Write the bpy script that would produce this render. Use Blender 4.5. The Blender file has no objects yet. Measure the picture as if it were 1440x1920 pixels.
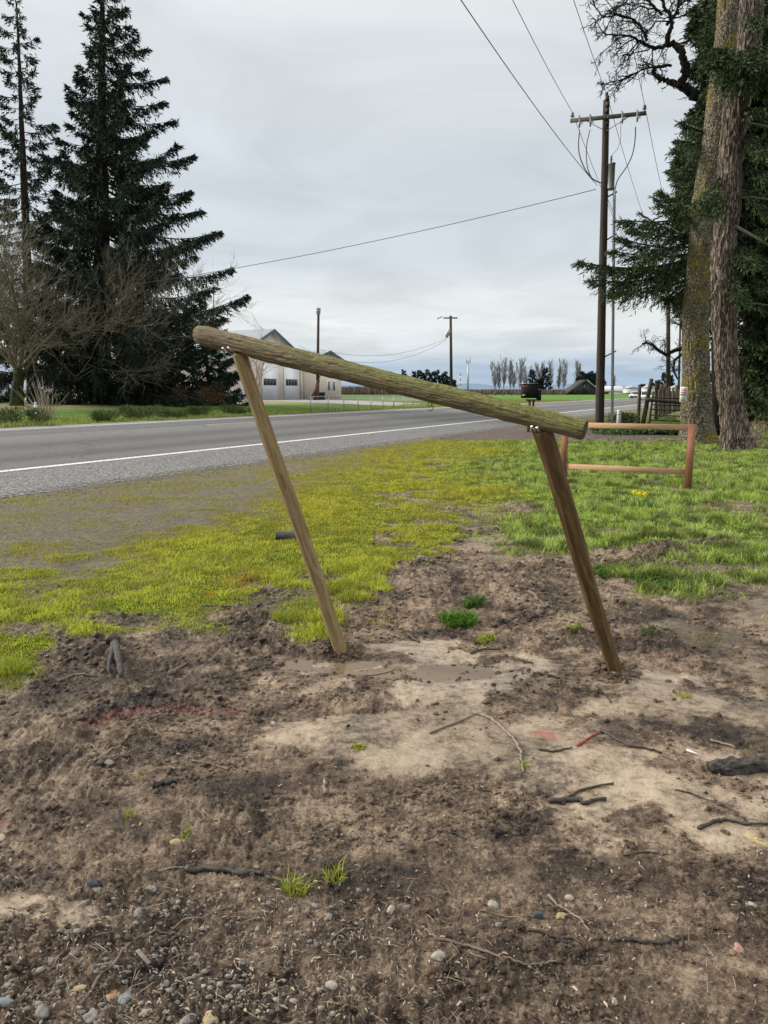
import bpy, math, random
import numpy as np
from mathutils import Vector, Matrix
random.seed(7)
RNG = np.random.default_rng(7)
R = math.radians
C = bpy.context.scene.collection
sc = bpy.context.scene

# ---------------------------------------------------------------- camera
F, W2, H2, TH, CZ = 1386.7, 720.0, 960.0, R(9.2), 1.6      # focal length in photo pixels, centre, downward pitch, eye height
CT, ST = math.cos(TH), math.sin(TH)
cam = bpy.data.cameras.new('camera'); co = bpy.data.objects.new('camera', cam); C.objects.link(co)
cam.sensor_fit = 'VERTICAL'; cam.sensor_height = 36; cam.sensor_width = 27; cam.lens = 26.0
cam.clip_start = 0.05; cam.clip_end = 9000
co.location = (0, 0, CZ); co.rotation_euler = (R(90) - TH, 0, 0)
sc.camera = co
# ---------------------------------------------------------------- light and sky
SUN_EL, SUN_AZ = R(27), R(-72)                              # azimuth from +Y towards +X
sd = Vector((math.sin(SUN_AZ)*math.cos(SUN_EL), math.cos(SUN_AZ)*math.cos(SUN_EL), math.sin(SUN_EL)))
sl = bpy.data.lights.new('sun', 'SUN'); sl.energy = 3.4; sl.angle = R(9); sl.color = (1, .91, .78)
so = bpy.data.objects.new('sun', sl); C.objects.link(so); so.rotation_euler = sd.to_track_quat('Z', 'Y').to_euler()
wd = bpy.data.worlds.new('World'); sc.world = wd; wd.use_nodes = True
sc.view_settings.view_transform = 'Standard'; sc.view_settings.look = 'None'
sc.view_settings.exposure = 0.34; sc.view_settings.gamma = 1.0
def build_world():
    nt = wd.node_tree; N = nt.nodes; L = nt.links; N.clear()
    out = N.new('ShaderNodeOutputWorld'); bg = N.new('ShaderNodeBackground'); L.new(bg.outputs[0], out.inputs[0])
    sky = N.new('ShaderNodeTexSky'); sky.sky_type = 'NISHITA'; sky.sun_disc = False
    sky.sun_elevation = SUN_EL; sky.sun_rotation = SUN_AZ
    tc = N.new('ShaderNodeTexCoord'); sep = N.new('ShaderNodeSeparateXYZ'); L.new(tc.outputs['Generated'], sep.inputs[0])
    # cloud layer seen on a plane overhead: direction / height
    zc = N.new('ShaderNodeMath'); zc.operation = 'MAXIMUM'; L.new(sep.outputs['Z'], zc.inputs[0]); zc.inputs[1].default_value = 0.0
    za = N.new('ShaderNodeMath'); za.operation = 'ADD'; L.new(zc.outputs[0], za.inputs[0]); za.inputs[1].default_value = 0.10
    comb = N.new('ShaderNodeCombineXYZ')
    for ax in 'XY':
        d = N.new('ShaderNodeMath'); d.operation = 'DIVIDE'; L.new(sep.outputs[ax], d.inputs[0]); L.new(za.outputs[0], d.inputs[1]); L.new(d.outputs[0], comb.inputs[ax])
    n1 = N.new('ShaderNodeTexNoise'); n1.inputs['Scale'].default_value = 0.55; n1.inputs['Detail'].default_value = 5; n1.inputs['Roughness'].default_value = .5
    n1.inputs['Distortion'].default_value = .6
    L.new(comb.outputs[0], n1.inputs['Vector'])
    # thickness of the cloud by height of view, shifted by the noise
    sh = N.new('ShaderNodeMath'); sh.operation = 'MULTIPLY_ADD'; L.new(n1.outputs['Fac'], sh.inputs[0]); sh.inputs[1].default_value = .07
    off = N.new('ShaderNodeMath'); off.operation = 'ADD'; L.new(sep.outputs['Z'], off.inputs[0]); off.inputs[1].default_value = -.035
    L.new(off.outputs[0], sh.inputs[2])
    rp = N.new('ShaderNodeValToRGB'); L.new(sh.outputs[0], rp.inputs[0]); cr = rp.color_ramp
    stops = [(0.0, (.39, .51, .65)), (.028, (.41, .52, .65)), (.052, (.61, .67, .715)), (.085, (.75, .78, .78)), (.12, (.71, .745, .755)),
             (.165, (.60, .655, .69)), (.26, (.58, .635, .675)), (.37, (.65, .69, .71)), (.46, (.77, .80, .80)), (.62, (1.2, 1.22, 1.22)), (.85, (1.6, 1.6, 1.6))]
    cr.elements[0].position = 0; cr.elements[0].color = (*stops[0][1], 1)
    cr.elements[1].position = stops[-1][0]; cr.elements[1].color = (*stops[-1][1], 1)
    for p, c in stops[1:-1]:
        e = cr.elements.new(p); e.color = (*c, 1)
    n2 = N.new('ShaderNodeTexNoise'); n2.inputs['Scale'].default_value = 1.3; n2.inputs['Detail'].default_value = 6; n2.inputs['Roughness'].default_value = .55
    n2.inputs['Distortion'].default_value = .8
    L.new(comb.outputs[0], n2.inputs['Vector'])
    mr = N.new('ShaderNodeMapRange'); L.new(n2.outputs['Fac'], mr.inputs[0]); mr.inputs[1].default_value = .3; mr.inputs[2].default_value = .7
    mr.inputs[3].default_value = .80; mr.inputs[4].default_value = .98
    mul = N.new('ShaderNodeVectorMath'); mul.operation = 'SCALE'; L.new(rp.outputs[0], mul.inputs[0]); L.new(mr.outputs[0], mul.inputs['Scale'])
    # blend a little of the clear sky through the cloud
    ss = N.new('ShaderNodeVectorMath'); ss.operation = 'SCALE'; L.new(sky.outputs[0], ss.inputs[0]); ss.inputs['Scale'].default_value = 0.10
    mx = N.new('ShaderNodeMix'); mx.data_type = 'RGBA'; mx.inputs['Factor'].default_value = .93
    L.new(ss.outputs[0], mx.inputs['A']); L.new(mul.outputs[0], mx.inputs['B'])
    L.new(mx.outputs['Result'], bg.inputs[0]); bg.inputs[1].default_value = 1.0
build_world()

# ---------------------------------------------------------------- camera maths
def ray(px, py):
    dx = (px - W2)/F; dy = (H2 - py)/F
    return np.array([dx, CT + dy*ST, -ST + dy*CT])
def P(px, py, D):                                            # the point at forward distance D on the pixel's ray
    d = ray(px, py); return np.array([0, 0, CZ]) + d*(D/d[1])
def G(px, py, z=0.0):
    d = ray(px, py); t = (z - CZ)/d[2]; return np.array([0, 0, CZ]) + d*t
def PX(x, y, z):
    z = z - CZ; dep = y*CT - z*ST; v = y*ST + z*CT
    dep = np.maximum(dep, .05)
    return W2 + F*x/dep, H2 - F*v/dep
SA, CA = math.sin(R(26.5)), math.cos(R(26.5))
def road_p(x, y): return y*SA - x*CA                         # distance across, towards the road
def road_s(x, y): return x*SA + y*CA                         # distance along
def from_ps(p, s): return (s*SA - p*CA, s*CA + p*SA)
ZP = [10.3, 12.8, 18.5, 22.5, 25, 38, 48, 90, 400], [0, .08, .37, .39, .42, .80, .75, .75, .75]
def zfar(p): return np.interp(p, ZP[0], ZP[1])

# ---------------------------------------------------------------- noise
def hsh(ix, iy, seed):
    h = (ix.astype(np.int64)*374761393 + iy.astype(np.int64)*668265263 + seed*974634777) & 0xffffffff
    h = ((h ^ (h >> 13))*1274126177) & 0xffffffff
    h = h ^ (h >> 16)
    return (h & 0xffffff).astype(np.float64)/0xffffff
def vn(x, y, seed=0, perx=None):
    x = np.asarray(x, float); y = np.asarray(y, float)
    xi = np.floor(x); yi = np.floor(y); fx = x-xi; fy = y-yi
    fx = fx*fx*fx*(fx*(fx*6-15)+10); fy = fy*fy*fy*(fy*(fy*6-15)+10)
    x0, x1 = xi, xi+1
    if perx: x0 = np.mod(x0, perx); x1 = np.mod(x1, perx)
    a = hsh(x0, yi, seed); b = hsh(x1, yi, seed); c = hsh(x0, yi+1, seed); d = hsh(x1, yi+1, seed)
    return (a*(1-fx)+b*fx)*(1-fy) + (c*(1-fx)+d*fx)*fy
def fbm(x, y, o=4, seed=0, gain=.5):
    s = 0; a = 1; t = 0
    for i in range(o):
        s = s + a*vn(x*2.03**i + 17.3*i, y*2.03**i + 9.1*i, seed+i); t += a; a *= gain
    return s/t
def billow(x, y, o=3, seed=0, gain=.5):
    s = 0; a = 1; t = 0
    for i in range(o):
        s = s + a*np.abs(2*vn(x*2.1**i + 5.7*i, y*2.1**i - 3.3*i, seed+i)-1); t += a; a *= gain
    return s/t
def sst(a, b, x):
    t = np.clip((x-a)/(b-a), 0, 1); return t*t*(3-2*t)

# ---------------------------------------------------------------- mesh collector
class MB:
    def __init__(s): s.v = []; s.f = []; s.uv = []; s.n = 0; s.col = None
    def add(s, v, f, uv=None):
        v = np.asarray(v, float).reshape(-1, 3)
        s.v.append(v); s.f += [tuple(int(i)+s.n for i in q) for q in f]
        s.uv.append(np.asarray(uv, float) if uv is not None else v[:, :2].copy()); s.n += len(v); return s
    def box(s, c, size, M=None):
        hx, hy, hz = [k/2 for k in size]
        v = np.array([(sx*hx, sy*hy, sz*hz) for sz in (-1, 1) for sy in (-1, 1) for sx in (-1, 1)], float)
        if M is not None: v = v @ np.array(M).T
        return s.add(v+np.array(c, float), [(0, 2, 3, 1), (4, 5, 7, 6), (0, 1, 5, 4), (2, 6, 7, 3), (0, 4, 6, 2), (1, 3, 7, 5)])
    def beam(s, a, b, w, h, up=(0, 0, 1), bev=0.0):
        a = np.array(a, float); b = np.array(b, float); d = b-a; L = np.linalg.norm(d); d /= L
        r = np.cross(d, up); r /= np.linalg.norm(r); u = np.cross(r, d)
        if bev <= 0: return s.box((a+b)/2, (w, L, h), np.array([r, d, u]).T)
        k = []
        x, z = w/2, h/2
        for sx, sz in ((1, 1), (-1, 1), (-1, -1), (1, -1)):
            c1 = (sx*x, sz*(z-bev)); c2 = (sx*(x-bev), sz*z)
            k += [c1, c2] if sx*sz > 0 else [c2, c1]
        v = [p + r*kx + u*kz for p in (a, b) for kx, kz in k]
        n = 8; f = [(i, (i+1) % n, n+(i+1) % n, n+i) for i in range(n)] + [tuple(range(n))[::-1], tuple(range(n, 2*n))]
        uv = [(i*.03, 0) for i in range(n)] + [(i*.03, L) for i in range(n)]
        return s.add(v, f, uv)
    def tube(s, pts, rad, k=8, cap=True, disp=None, seed=0, start=None):
        pts = np.asarray(pts, float); n = len(pts)
        rad = np.full(n, rad, float) if np.isscalar(rad) else np.asarray(rad, float)
        tan = np.gradient(pts, axis=0); tan /= np.linalg.norm(tan, axis=1)[:, None]+1e-9
        ref = np.array(start if start is not None else (0.0, 1.0, 0.0), float)
        if abs(ref @ tan[0]) > .9: ref = np.array([1.0, 0, 0]) if abs(tan[0][0]) < .8 else np.array([0, 0, 1.0])
        U = np.zeros_like(pts); V = np.zeros_like(pts)
        for i in range(n):
            ref = ref - tan[i]*(ref @ tan[i]); nn = np.linalg.norm(ref); ref = ref/(nn if nn > 1e-6 else 1)
            U[i] = ref; V[i] = np.cross(tan[i], ref)
        L = np.concatenate([[0], np.cumsum(np.linalg.norm(np.diff(pts, axis=0), axis=1))])
        a = np.arange(k)*2*math.pi/k
        rr = np.repeat(rad[:, None], k, 1)
        if disp is not None: rr = rr + disp(np.repeat((a/(2*math.pi))[None, :], n, 0), np.repeat(L[:, None], k, 1), rr)
        v = pts[:, None, :] + rr[:, :, None]*(np.cos(a)[None, :, None]*U[:, None, :] + np.sin(a)[None, :, None]*V[:, None, :])
        f = []
        for i in range(n-1):
            b = i*k
            f += [(b+j, b+(j+1) % k, b+k+(j+1) % k, b+k+j) for j in range(k)]
        uv = np.stack([np.repeat((a/(2*math.pi))[None, :], n, 0)*2*math.pi*rad.mean(), np.repeat(L[:, None], k, 1)], -1).reshape(-1, 2)
        v = v.reshape(-1, 3)
        if cap:
            f += [tuple(range(k))[::-1], tuple((n-1)*k+j for j in range(k))]
        return s.add(v, f, uv)
    def lathe(s, c, prof, k=16):                              # prof: list of (r, z)
        v = [(c[0]+r*math.cos(2*math.pi*j/k), c[1]+r*math.sin(2*math.pi*j/k), c[2]+z) for r, z in prof for j in range(k)]
        f = [(i*k+j, i*k+(j+1) % k, (i+1)*k+(j+1) % k, (i+1)*k+j) for i in range(len(prof)-1) for j in range(k)]
        f += [tuple(range(k))[::-1], tuple((len(prof)-1)*k+j for j in range(k))]
        return s.add(v, f)
    def prism(s, poly, d):                                    # poly: 3D points in order, extruded by d
        poly = np.array(poly, float); n = len(poly); v = np.concatenate([poly, poly+np.array(d, float)])
        return s.add(v, [tuple(range(n))[::-1], tuple(range(n, 2*n))] + [(i, (i+1) % n, n+(i+1) % n, n+i) for i in range(n)])
    def rock(s, c, size, seed=0, sub=2, rough=.25):
        v, f = ico(sub); v = v.copy()
        r = random.Random(seed)
        o = np.array([r.uniform(0, 50) for _ in range(3)])
        n = vn(v[:, 0]*1.6+o[0], v[:, 1]*1.6+v[:, 2]*1.3+o[1], seed) + .5*vn(v[:, 0]*3.7+v[:, 2]*2+o[1], v[:, 1]*3.7+o[2], seed+3)
        v = v*(1+rough*(n[:, None]-.75)*2)*np.array(size)/2
        a = r.uniform(0, 6.28); m = np.array([[math.cos(a), -math.sin(a), 0], [math.sin(a), math.cos(a), 0], [0, 0, 1]])
        return s.add(v@m.T+np.array(c), f)
    def build(s, name, m, parent=None, smooth=False, origin=None, cols=None):
        v = np.concatenate(s.v)
        if parent is not None: o0 = np.array(parent['o0'])
        elif origin is not None: o0 = np.array(origin, float)
        else: o0 = np.array([(v[:, 0].min()+v[:, 0].max())/2, (v[:, 1].min()+v[:, 1].max())/2, v[:, 2].min()])
        return link_mesh(name, v-o0, s.f, m, parent, smooth, o0, np.concatenate(s.uv), cols)
_ico = {}
def ico(sub):
    if sub not in _ico:
        import bmesh
        bm = bmesh.new(); bmesh.ops.create_icosphere(bm, subdivisions=sub, radius=1)
        _ico[sub] = (np.array([v.co[:] for v in bm.verts]), [tuple(v.index for v in f.verts) for f in bm.faces]); bm.free()
    return _ico[sub]
def link_mesh(name, v, f, m, parent=None, smooth=False, o0=None, uv=None, cols=None):
    me = bpy.data.meshes.new(name)
    nv = len(v); me.vertices.add(nv); me.vertices.foreach_set('co', np.asarray(v, np.float32).ravel())
    if isinstance(f, np.ndarray):
        k = f.shape[1]; nf = len(f); idx = f.ravel().astype(np.int32); ls = np.arange(nf, dtype=np.int32)*k
    else:
        nf = len(f); ln = np.array([len(q) for q in f], np.int32); idx = np.fromiter((i for q in f for i in q), np.int32, int(ln.sum()))
        ls = np.concatenate([[0], np.cumsum(ln)[:-1]]).astype(np.int32)
    me.loops.add(len(idx)); me.loops.foreach_set('vertex_index', idx)
    me.polygons.add(nf); me.polygons.foreach_set('loop_start', ls)
    if smooth: me.polygons.foreach_set('use_smooth', np.ones(nf, bool))
    if uv is not None:
        ul = me.uv_layers.new(name='UVMap'); ul.data.foreach_set('uv', np.asarray(uv, np.float32)[idx].ravel())
    if cols:
        for k_, a in cols.items():
            a = np.asarray(a, np.float32)
            if a.ndim == 2:
                at = me.color_attributes.new(k_, 'FLOAT_COLOR', 'POINT'); at.data.foreach_set('color', np.concatenate([a, np.ones((nv, 1), np.float32)], 1).ravel())
            else:
                at = me.attributes.new(k_, 'FLOAT', 'POINT'); at.data.foreach_set('value', a.ravel())
    me.update(calc_edges=True)
    for mm in (m if isinstance(m, (list, tuple)) else [m]): me.materials.append(mm)
    o = bpy.data.objects.new(name, me); C.objects.link(o)
    if parent is not None: o.parent = parent; o['o0'] = list(parent['o0'])
    elif o0 is not None: o.location = o0; o['o0'] = list(map(float, o0))
    return o
def tag(o, label=None, cat=None, group=None, kind=None):
    if label: o['label'] = label
    if cat: o['category'] = cat
    if group: o['group'] = group
    if kind: o['kind'] = kind
    return o
def thing(name, label, cat, loc, group=None):
    o = bpy.data.objects.new(name, None); C.objects.link(o); o.location = tuple(map(float, loc)); o['o0'] = list(map(float, loc)); o.empty_display_size = .1
    return tag(o, label, cat, group)

# ---------------------------------------------------------------- materials
def newmat(name):
    m = bpy.data.materials.new(name); m.use_nodes = True; N = m.node_tree.nodes
    return m, N, m.node_tree.links, N['Principled BSDF']
def noise(N, L, vec, scale, detail=4, rough=.55, dist=0, stretch=None):
    if stretch is not None:
        mp = N.new('ShaderNodeMapping'); mp.inputs['Scale'].default_value = stretch; L.new(vec, mp.inputs['Vector']); vec = mp.outputs[0]
    n = N.new('ShaderNodeTexNoise'); n.inputs['Scale'].default_value = scale; n.inputs['Detail'].default_value = detail
    n.inputs['Roughness'].default_value = rough; n.inputs['Distortion'].default_value = dist; L.new(vec, n.inputs['Vector']); return n.outputs['Fac']
def ramp(N, L, fac, stops):
    r = N.new('ShaderNodeValToRGB'); L.new(fac, r.inputs[0]); e = r.color_ramp.elements
    e[0].position = stops[0][0]; e[0].color = (*stops[0][1], 1); e[1].position = stops[-1][0]; e[1].color = (*stops[-1][1], 1)
    for p, c in stops[1:-1]:
        k = e.new(p); k.color = (*c, 1)
    return r.outputs[0]
def mixc(N, L, fac, a, b, mode='MIX'):
    m = N.new('ShaderNodeMix'); m.data_type = 'RGBA'; m.blend_type = mode
    for s_, x in (('Factor', fac), ('A', a), ('B', b)):
        if isinstance(x, (int, float)): m.inputs[s_].default_value = x
        elif isinstance(x, tuple): m.inputs[s_].default_value = (*x, 1)
        else: L.new(x, m.inputs[s_])
    return m.outputs['Result']
def mth(N, L, op, a, b=None, c=None):
    m = N.new('ShaderNodeMath'); m.operation = op
    for i, x in enumerate((a, b, c)):
        if x is None: continue
        if isinstance(x, (int, float)): m.inputs[i].default_value = x
        else: L.new(x, m.inputs[i])
    return m.outputs[0]
def mapr(N, L, x, a, b, c=0, d=1):
    m = N.new('ShaderNodeMapRange'); L.new(x, m.inputs[0])
    for i, k in zip((1, 2, 3, 4), (a, b, c, d)): m.inputs[i].default_value = k
    return m.outputs[0]
def attr(N, name):
    a = N.new('ShaderNodeAttribute'); a.attribute_name = name; return a
def bump(N, L, B, h, strength=.4, dist=.01):
    b = N.new('ShaderNodeBump'); b.inputs['Strength'].default_value = strength; b.inputs['Distance'].default_value = dist
    L.new(h, b.inputs['Height']); L.new(b.outputs[0], B.inputs['Normal'])
def surf(name, c1, c2, scale=8, rough=.7, bumpd=.002, stretch=None, uv=False, metal=0, detail=5, c3=None, spec=.5):
    m, N, L, B = newmat(name); tc = N.new('ShaderNodeTexCoord'); vec = tc.outputs['UV' if uv else 'Object']
    n = noise(N, L, vec, scale, detail, .6, 0, stretch)
    st = [(.32, c1), (.68, c2)] if c3 is None else [(.3, c1), (.5, c2), (.7, c3)]
    L.new(ramp(N, L, n, st), B.inputs['Base Color']); B.inputs['Roughness'].default_value = rough; B.inputs['Metallic'].default_value = metal
    B.inputs['Specular IOR Level'].default_value = spec
    if bumpd: bump(N, L, B, noise(N, L, vec, scale*3, 5, .65, 0, stretch), .6, bumpd)
    return m
M = {}
def flat_group():
    M['galv'] = surf('galvanised_steel', (.28, .29, .30), (.40, .41, .42), 14, .45, .0005, metal=.6)
    M['dark_metal'] = surf('dark_metal', (.02, .02, .02), (.05, .045, .04), 20, .5, .0005, metal=.5)
    M['rust'] = surf('rusty_iron', (.05, .025, .015), (.12, .06, .035), 60, .8, .001, metal=.3)
    M['bolt'] = surf('bright_zinc', (.75, .75, .75), (.85, .85, .85), 30, .25, 0, metal=.7)
    M['wire'] = surf('weathered_cable', (.10, .10, .105), (.16, .16, .165), 4, .6, 0)
    M['black_plastic'] = surf('black_plastic', (.010, .010, .011), (.018, .018, .018), 9, .75, .0005, spec=.2)
    M['white_paint'] = surf('white_paint', (.72, .73, .73), (.86, .87, .87), 3, .5, 0)
    M['offwhite'] = surf('chalky_plastic', (.50, .50, .47), (.66, .66, .63), 9, .6, .001)
    M['red_paint'] = surf('red_paint', (.35, .03, .04), (.48, .06, .06), 20, .6, 0)
    M['beige'] = surf('beige_siding', (.78, .68, .58), (.84, .74, .63), 1.2, .8, 0)
    M['beige_dark'] = surf('tan_siding', (.26, .19, .12), (.30, .22, .15), 1.5, .8, 0)
    M['glass'] = surf('dark_glass', (.015, .02, .025), (.03, .035, .04), .6, .1, 0)
    M['red_twig'] = surf('red_marked_twig', (.20, .025, .03), (.36, .05, .06), 60, .7, 0)
    M['poplar'] = surf('poplar_bark', (.13, .12, .10), (.22, .20, .17), 1.5, .9, 0)
    M['redbarn'] = surf('red_barn_siding', (.20, .03, .025), (.28, .045, .035), .4, .8, 0)
    M['oldbarn'] = surf('weathered_boards', (.022, .025, .023), (.048, .050, .046), .5, .9, 0, stretch=(6, 6, .3))
    M['oldroof'] = surf('old_roof', (.18, .19, .19), (.30, .31, .31), .3, .7, 0)
    M['bin'] = surf('grain_bin_steel', (.34, .36, .37), (.44, .46, .46), .3, .5, 0, metal=.2)
    M['pole'] = surf('creosoted_pole', (.022, .014, .010), (.055, .036, .027), 3, .85, .004, stretch=(8, 8, .35))
    M['crossarm'] = surf('weathered_crossarm', (.05, .055, .035), (.12, .12, .075), 5, .85, .002)
    M['porcelain'] = surf('porcelain', (.10, .11, .11), (.22, .23, .23), 5, .3, 0)
    M['cedar'] = surf('fresh_cut_cedar', (.33, .18, .095), (.42, .25, .14), 4, .8, .0014, stretch=(14, 1.2, 1), uv=True, c3=(.48, .33, .21))
    M['redwood'] = surf('stained_post', (.15, .058, .028), (.27, .115, .060), 3, .8, .0015, stretch=(14, 1, 1), uv=True)
    M['fencewood'] = surf('mossy_fence_wood', (.05, .042, .03), (.12, .10, .07), 4, .9, .004, stretch=(8, 8, .6))
    M['gatepipe'] = surf('green_gate_pipe', (.02, .025, .018), (.05, .055, .035), 6, .6, 0)
    M['twig'] = surf('bare_twig', (.045, .036, .020), (.11, .09, .05), 1.5, .9, 0)
    M['twigdark'] = surf('dark_twig', (.018, .014, .012), (.05, .04, .032), 2, .9, 0)
    M['twigpale'] = surf('pale_twig', (.22, .18, .13), (.34, .29, .22), 3, .85, 0)
    M['stick_dark'] = surf('wet_dark_stick', (.018, .013, .010), (.055, .042, .032), 50, .6, .001)
    M['stick_pale'] = surf('weathered_stick', (.10, .08, .06), (.27, .22, .17), 60, .75, .001)
    M['stick_mid'] = surf('brown_root', (.09, .065, .045), (.17, .13, .09), 60, .75, .001)
    M['charred'] = surf('charred_wood', (.008, .007, .007), (.085, .072, .060), 26, .8, .02)
    M['twig2'] = surf('grey_twig', (.085, .072, .048), (.20, .175, .12), 1.5, .9, 0)
    M['bed_ivy'] = surf('ivy', (.03, .09, .02), (.10, .22, .05), 5, .6, 0)
flat_group()
def needle_mat(name, a, b, c):
    m, N, L, B = newmat(name); tc = N.new('ShaderNodeTexCoord'); g = N.new('ShaderNodeNewGeometry')
    n = noise(N, L, tc.outputs['Object'], .9, 3)
    base = ramp(N, L, n, [(.35, a), (.6, b)])
    L.new(mixc(N, L, mapr(N, L, g.outputs['Random Per Island'], .6, 1, 0, .8), base, c), B.inputs['Base Color'])
    B.inputs['Roughness'].default_value = .75; B.inputs['Specular IOR Level'].default_value = .25
    return m
M['spruce'] = needle_mat('spruce_needles', (.011, .022, .015), (.022, .040, .025), (.046, .064, .034))
M['fir'] = needle_mat('fir_needles', (.022, .044, .018), (.052, .085, .032), (.105, .13, .045))
M['farfir'] = needle_mat('far_evergreen', (.012, .026, .026), (.022, .042, .038), (.03, .05, .045))
M['hedge'] = needle_mat('verge_shrub', (.035, .05, .018), (.09, .13, .04), (.16, .20, .07))
M['brownleaf'] = needle_mat('brown_leaves', (.06, .03, .018), (.12, .06, .03), (.20, .12, .06))
M['crop'] = needle_mat('brown_crop', (.10, .07, .06), (.14, .10, .085), (.18, .13, .10))
M['leafplant'] = needle_mat('broad_weed', (.05, .12, .015), (.11, .23, .03), (.20, .32, .06))
M['fargreen'] = surf('field_grass', (.06, .15, .015), (.12, .26, .025), .15, .9, 0)

def wood_mat(name, dark, mid, light, moss=None, mossrange=(.45, .62), gs=(26, 1.6, 1), fs=1.0, bd=.004):
    m, N, L, B = newmat(name); tc = N.new('ShaderNodeTexCoord'); uv = tc.outputs['UV']
    g1 = noise(N, L, uv, 4*fs, 7, .68, .6, gs); g2 = noise(N, L, uv, 12*fs, 5, .6, .3, gs); blot = noise(N, L, tc.outputs['Object'], 5, 4, .6)
    col = ramp(N, L, g1, [(.3, dark), (.5, mid), (.7, light)])
    col = mixc(N, L, mapr(N, L, blot, .35, .7, 0, .65), col, mid)
    col = mixc(N, L, mapr(N, L, g2, .54, .68, 0, .5), col, dark)
    h = mth(N, L, 'ADD', mth(N, L, 'MULTIPLY', g1, 1.0), mth(N, L, 'MULTIPLY', g2, .5))
    kv = N.new('ShaderNodeTexVoronoi'); kv.inputs['Scale'].default_value = 1.0; mk = N.new('ShaderNodeMapping'); mk.inputs['Scale'].default_value = (9, 3.2, 1); L.new(uv, mk.inputs[0]); L.new(mk.outputs[0], kv.inputs['Vector'])
    kf = mapr(N, L, kv.outputs['Distance'], .13, .07); col = mixc(N, L, mth(N, L, 'MULTIPLY', kf, .8), col, tuple(c*.45 for c in dark)); h = mth(N, L, 'ADD', h, mth(N, L, 'MULTIPLY', mapr(N, L, kv.outputs['Distance'], .16, .10), .5))
    if moss:
        ge = N.new('ShaderNodeNewGeometry'); sp = N.new('ShaderNodeSeparateXYZ'); L.new(ge.outputs['Normal'], sp.inputs[0])
        mn = noise(N, L, tc.outputs['Object'], 22, 6, .7, .4); mb = noise(N, L, tc.outputs['Object'], 3.0, 3)
        at = attr(N, 'moss').outputs['Fac']
        s_ = mth(N, L, 'ADD', mth(N, L, 'MULTIPLY', sp.outputs['Z'], .20), mth(N, L, 'ADD', mth(N, L, 'MULTIPLY', mn, .5), mth(N, L, 'MULTIPLY', mb, .25)))
        s_ = mth(N, L, 'ADD', s_, mth(N, L, 'MULTIPLY', at, .22))
        f = mapr(N, L, s_, *mossrange)
        mcol = ramp(N, L, noise(N, L, tc.outputs['Object'], 60, 4, .7), [(.32, moss[0]), (.62, moss[1])])
        col = mixc(N, L, f, col, mcol); h = mth(N, L, 'ADD', h, mth(N, L, 'MULTIPLY', f, .35))
    L.new(col, B.inputs['Base Color']); B.inputs['Roughness'].default_value = .85; B.inputs['Specular IOR Level'].default_value = .25
    bump(N, L, B, h, .9, bd)
    return m
M['log'] = wood_mat('mossy_log', (.060, .044, .024), (.17, .135, .080), (.28, .23, .15), ((.080, .085, .024), (.205, .205, .070)), (.42, .66), bd=.007)
M['log_end'] = surf('sawn_log_end', (.030, .022, .015), (.09, .065, .045), 30, .9, .003)
M['log_pale'] = surf('pinkish_log_end', (.17, .12, .095), (.29, .22, .18), 18, .9, .003)
M['post'] = wood_mat('peeled_post', (.095, .062, .026), (.225, .16, .075), (.37, .295, .165), None, gs=(9, .9, 1), bd=.003)
M['post2'] = wood_mat('reddish_post', (.038, .022, .009), (.105, .066, .027), (.22, .155, .075), None, gs=(9, .8, 1), bd=.003)
def bark_mat(name, dark, mid, light, moss, mr=(.55, .75), sc_=(5, 5, 1.2), bd=.05, fs=1.0):
    m, N, L, B = newmat(name); tc = N.new('ShaderNodeTexCoord'); ob = tc.outputs['Object']
    mp = N.new('ShaderNodeMapping'); mp.inputs['Scale'].default_value = sc_; L.new(ob, mp.inputs[0])
    v = N.new('ShaderNodeTexVoronoi'); v.feature = 'DISTANCE_TO_EDGE'; v.inputs['Scale'].default_value = 2.3*fs
    nd = N.new('ShaderNodeTexNoise'); nd.inputs['Scale'].default_value = 3; L.new(mp.outputs[0], nd.inputs['Vector'])
    wv = N.new('ShaderNodeVectorMath'); wv.operation = 'MULTIPLY_ADD'; L.new(nd.outputs['Color'], wv.inputs[0]); wv.inputs[1].default_value = (.5, .5, .5); L.new(mp.outputs[0], wv.inputs[2])
    L.new(wv.outputs[0], v.inputs['Vector'])
    e = mapr(N, L, v.outputs['Distance'], 0, .16)
    n = noise(N, L, mp.outputs[0], 5*fs, 6, .65)
    col = ramp(N, L, n, [(.3, dark), (.5, mid), (.72, light)])
    col = mixc(N, L, mth(N, L, 'SUBTRACT', 1.0, e), col, dark)
    if moss:
        mo = noise(N, L, ob, 1.1, 5, .6); m2 = noise(N, L, ob, 9, 4, .7)
        f = mapr(N, L, mth(N, L, 'ADD', mth(N, L, 'MULTIPLY', mo, .7), mth(N, L, 'MULTIPLY', m2, .3)), *mr)
        col = mixc(N, L, f, col, ramp(N, L, noise(N, L, ob, 14, 4), [(.35, moss[0]), (.65, moss[1])]))
    L.new(col, B.inputs['Base Color']); B.inputs['Roughness'].default_value = .9; B.inputs['Specular IOR Level'].default_value = .2
    bump(N, L, B, mth(N, L, 'ADD', mth(N, L, 'MULTIPLY', e, .7), mth(N, L, 'MULTIPLY', n, .7)), 1.0, bd)
    return m
M['bark_moss'] = bark_mat('mossy_bark', (.065, .054, .038), (.23, .20, .15), (.46, .41, .32), ((.13, .12, .028), (.33, .28, .05)), (.48, .62), sc_=(7, 7, 4.2), bd=.05)
M['bark_furrow'] = bark_mat('furrowed_bark', (.045, .032, .025), (.17, .135, .11), (.48, .42, .36), ((.05, .05, .02), (.12, .11, .035)), (.60, .72), (7, 7, .9))
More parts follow.
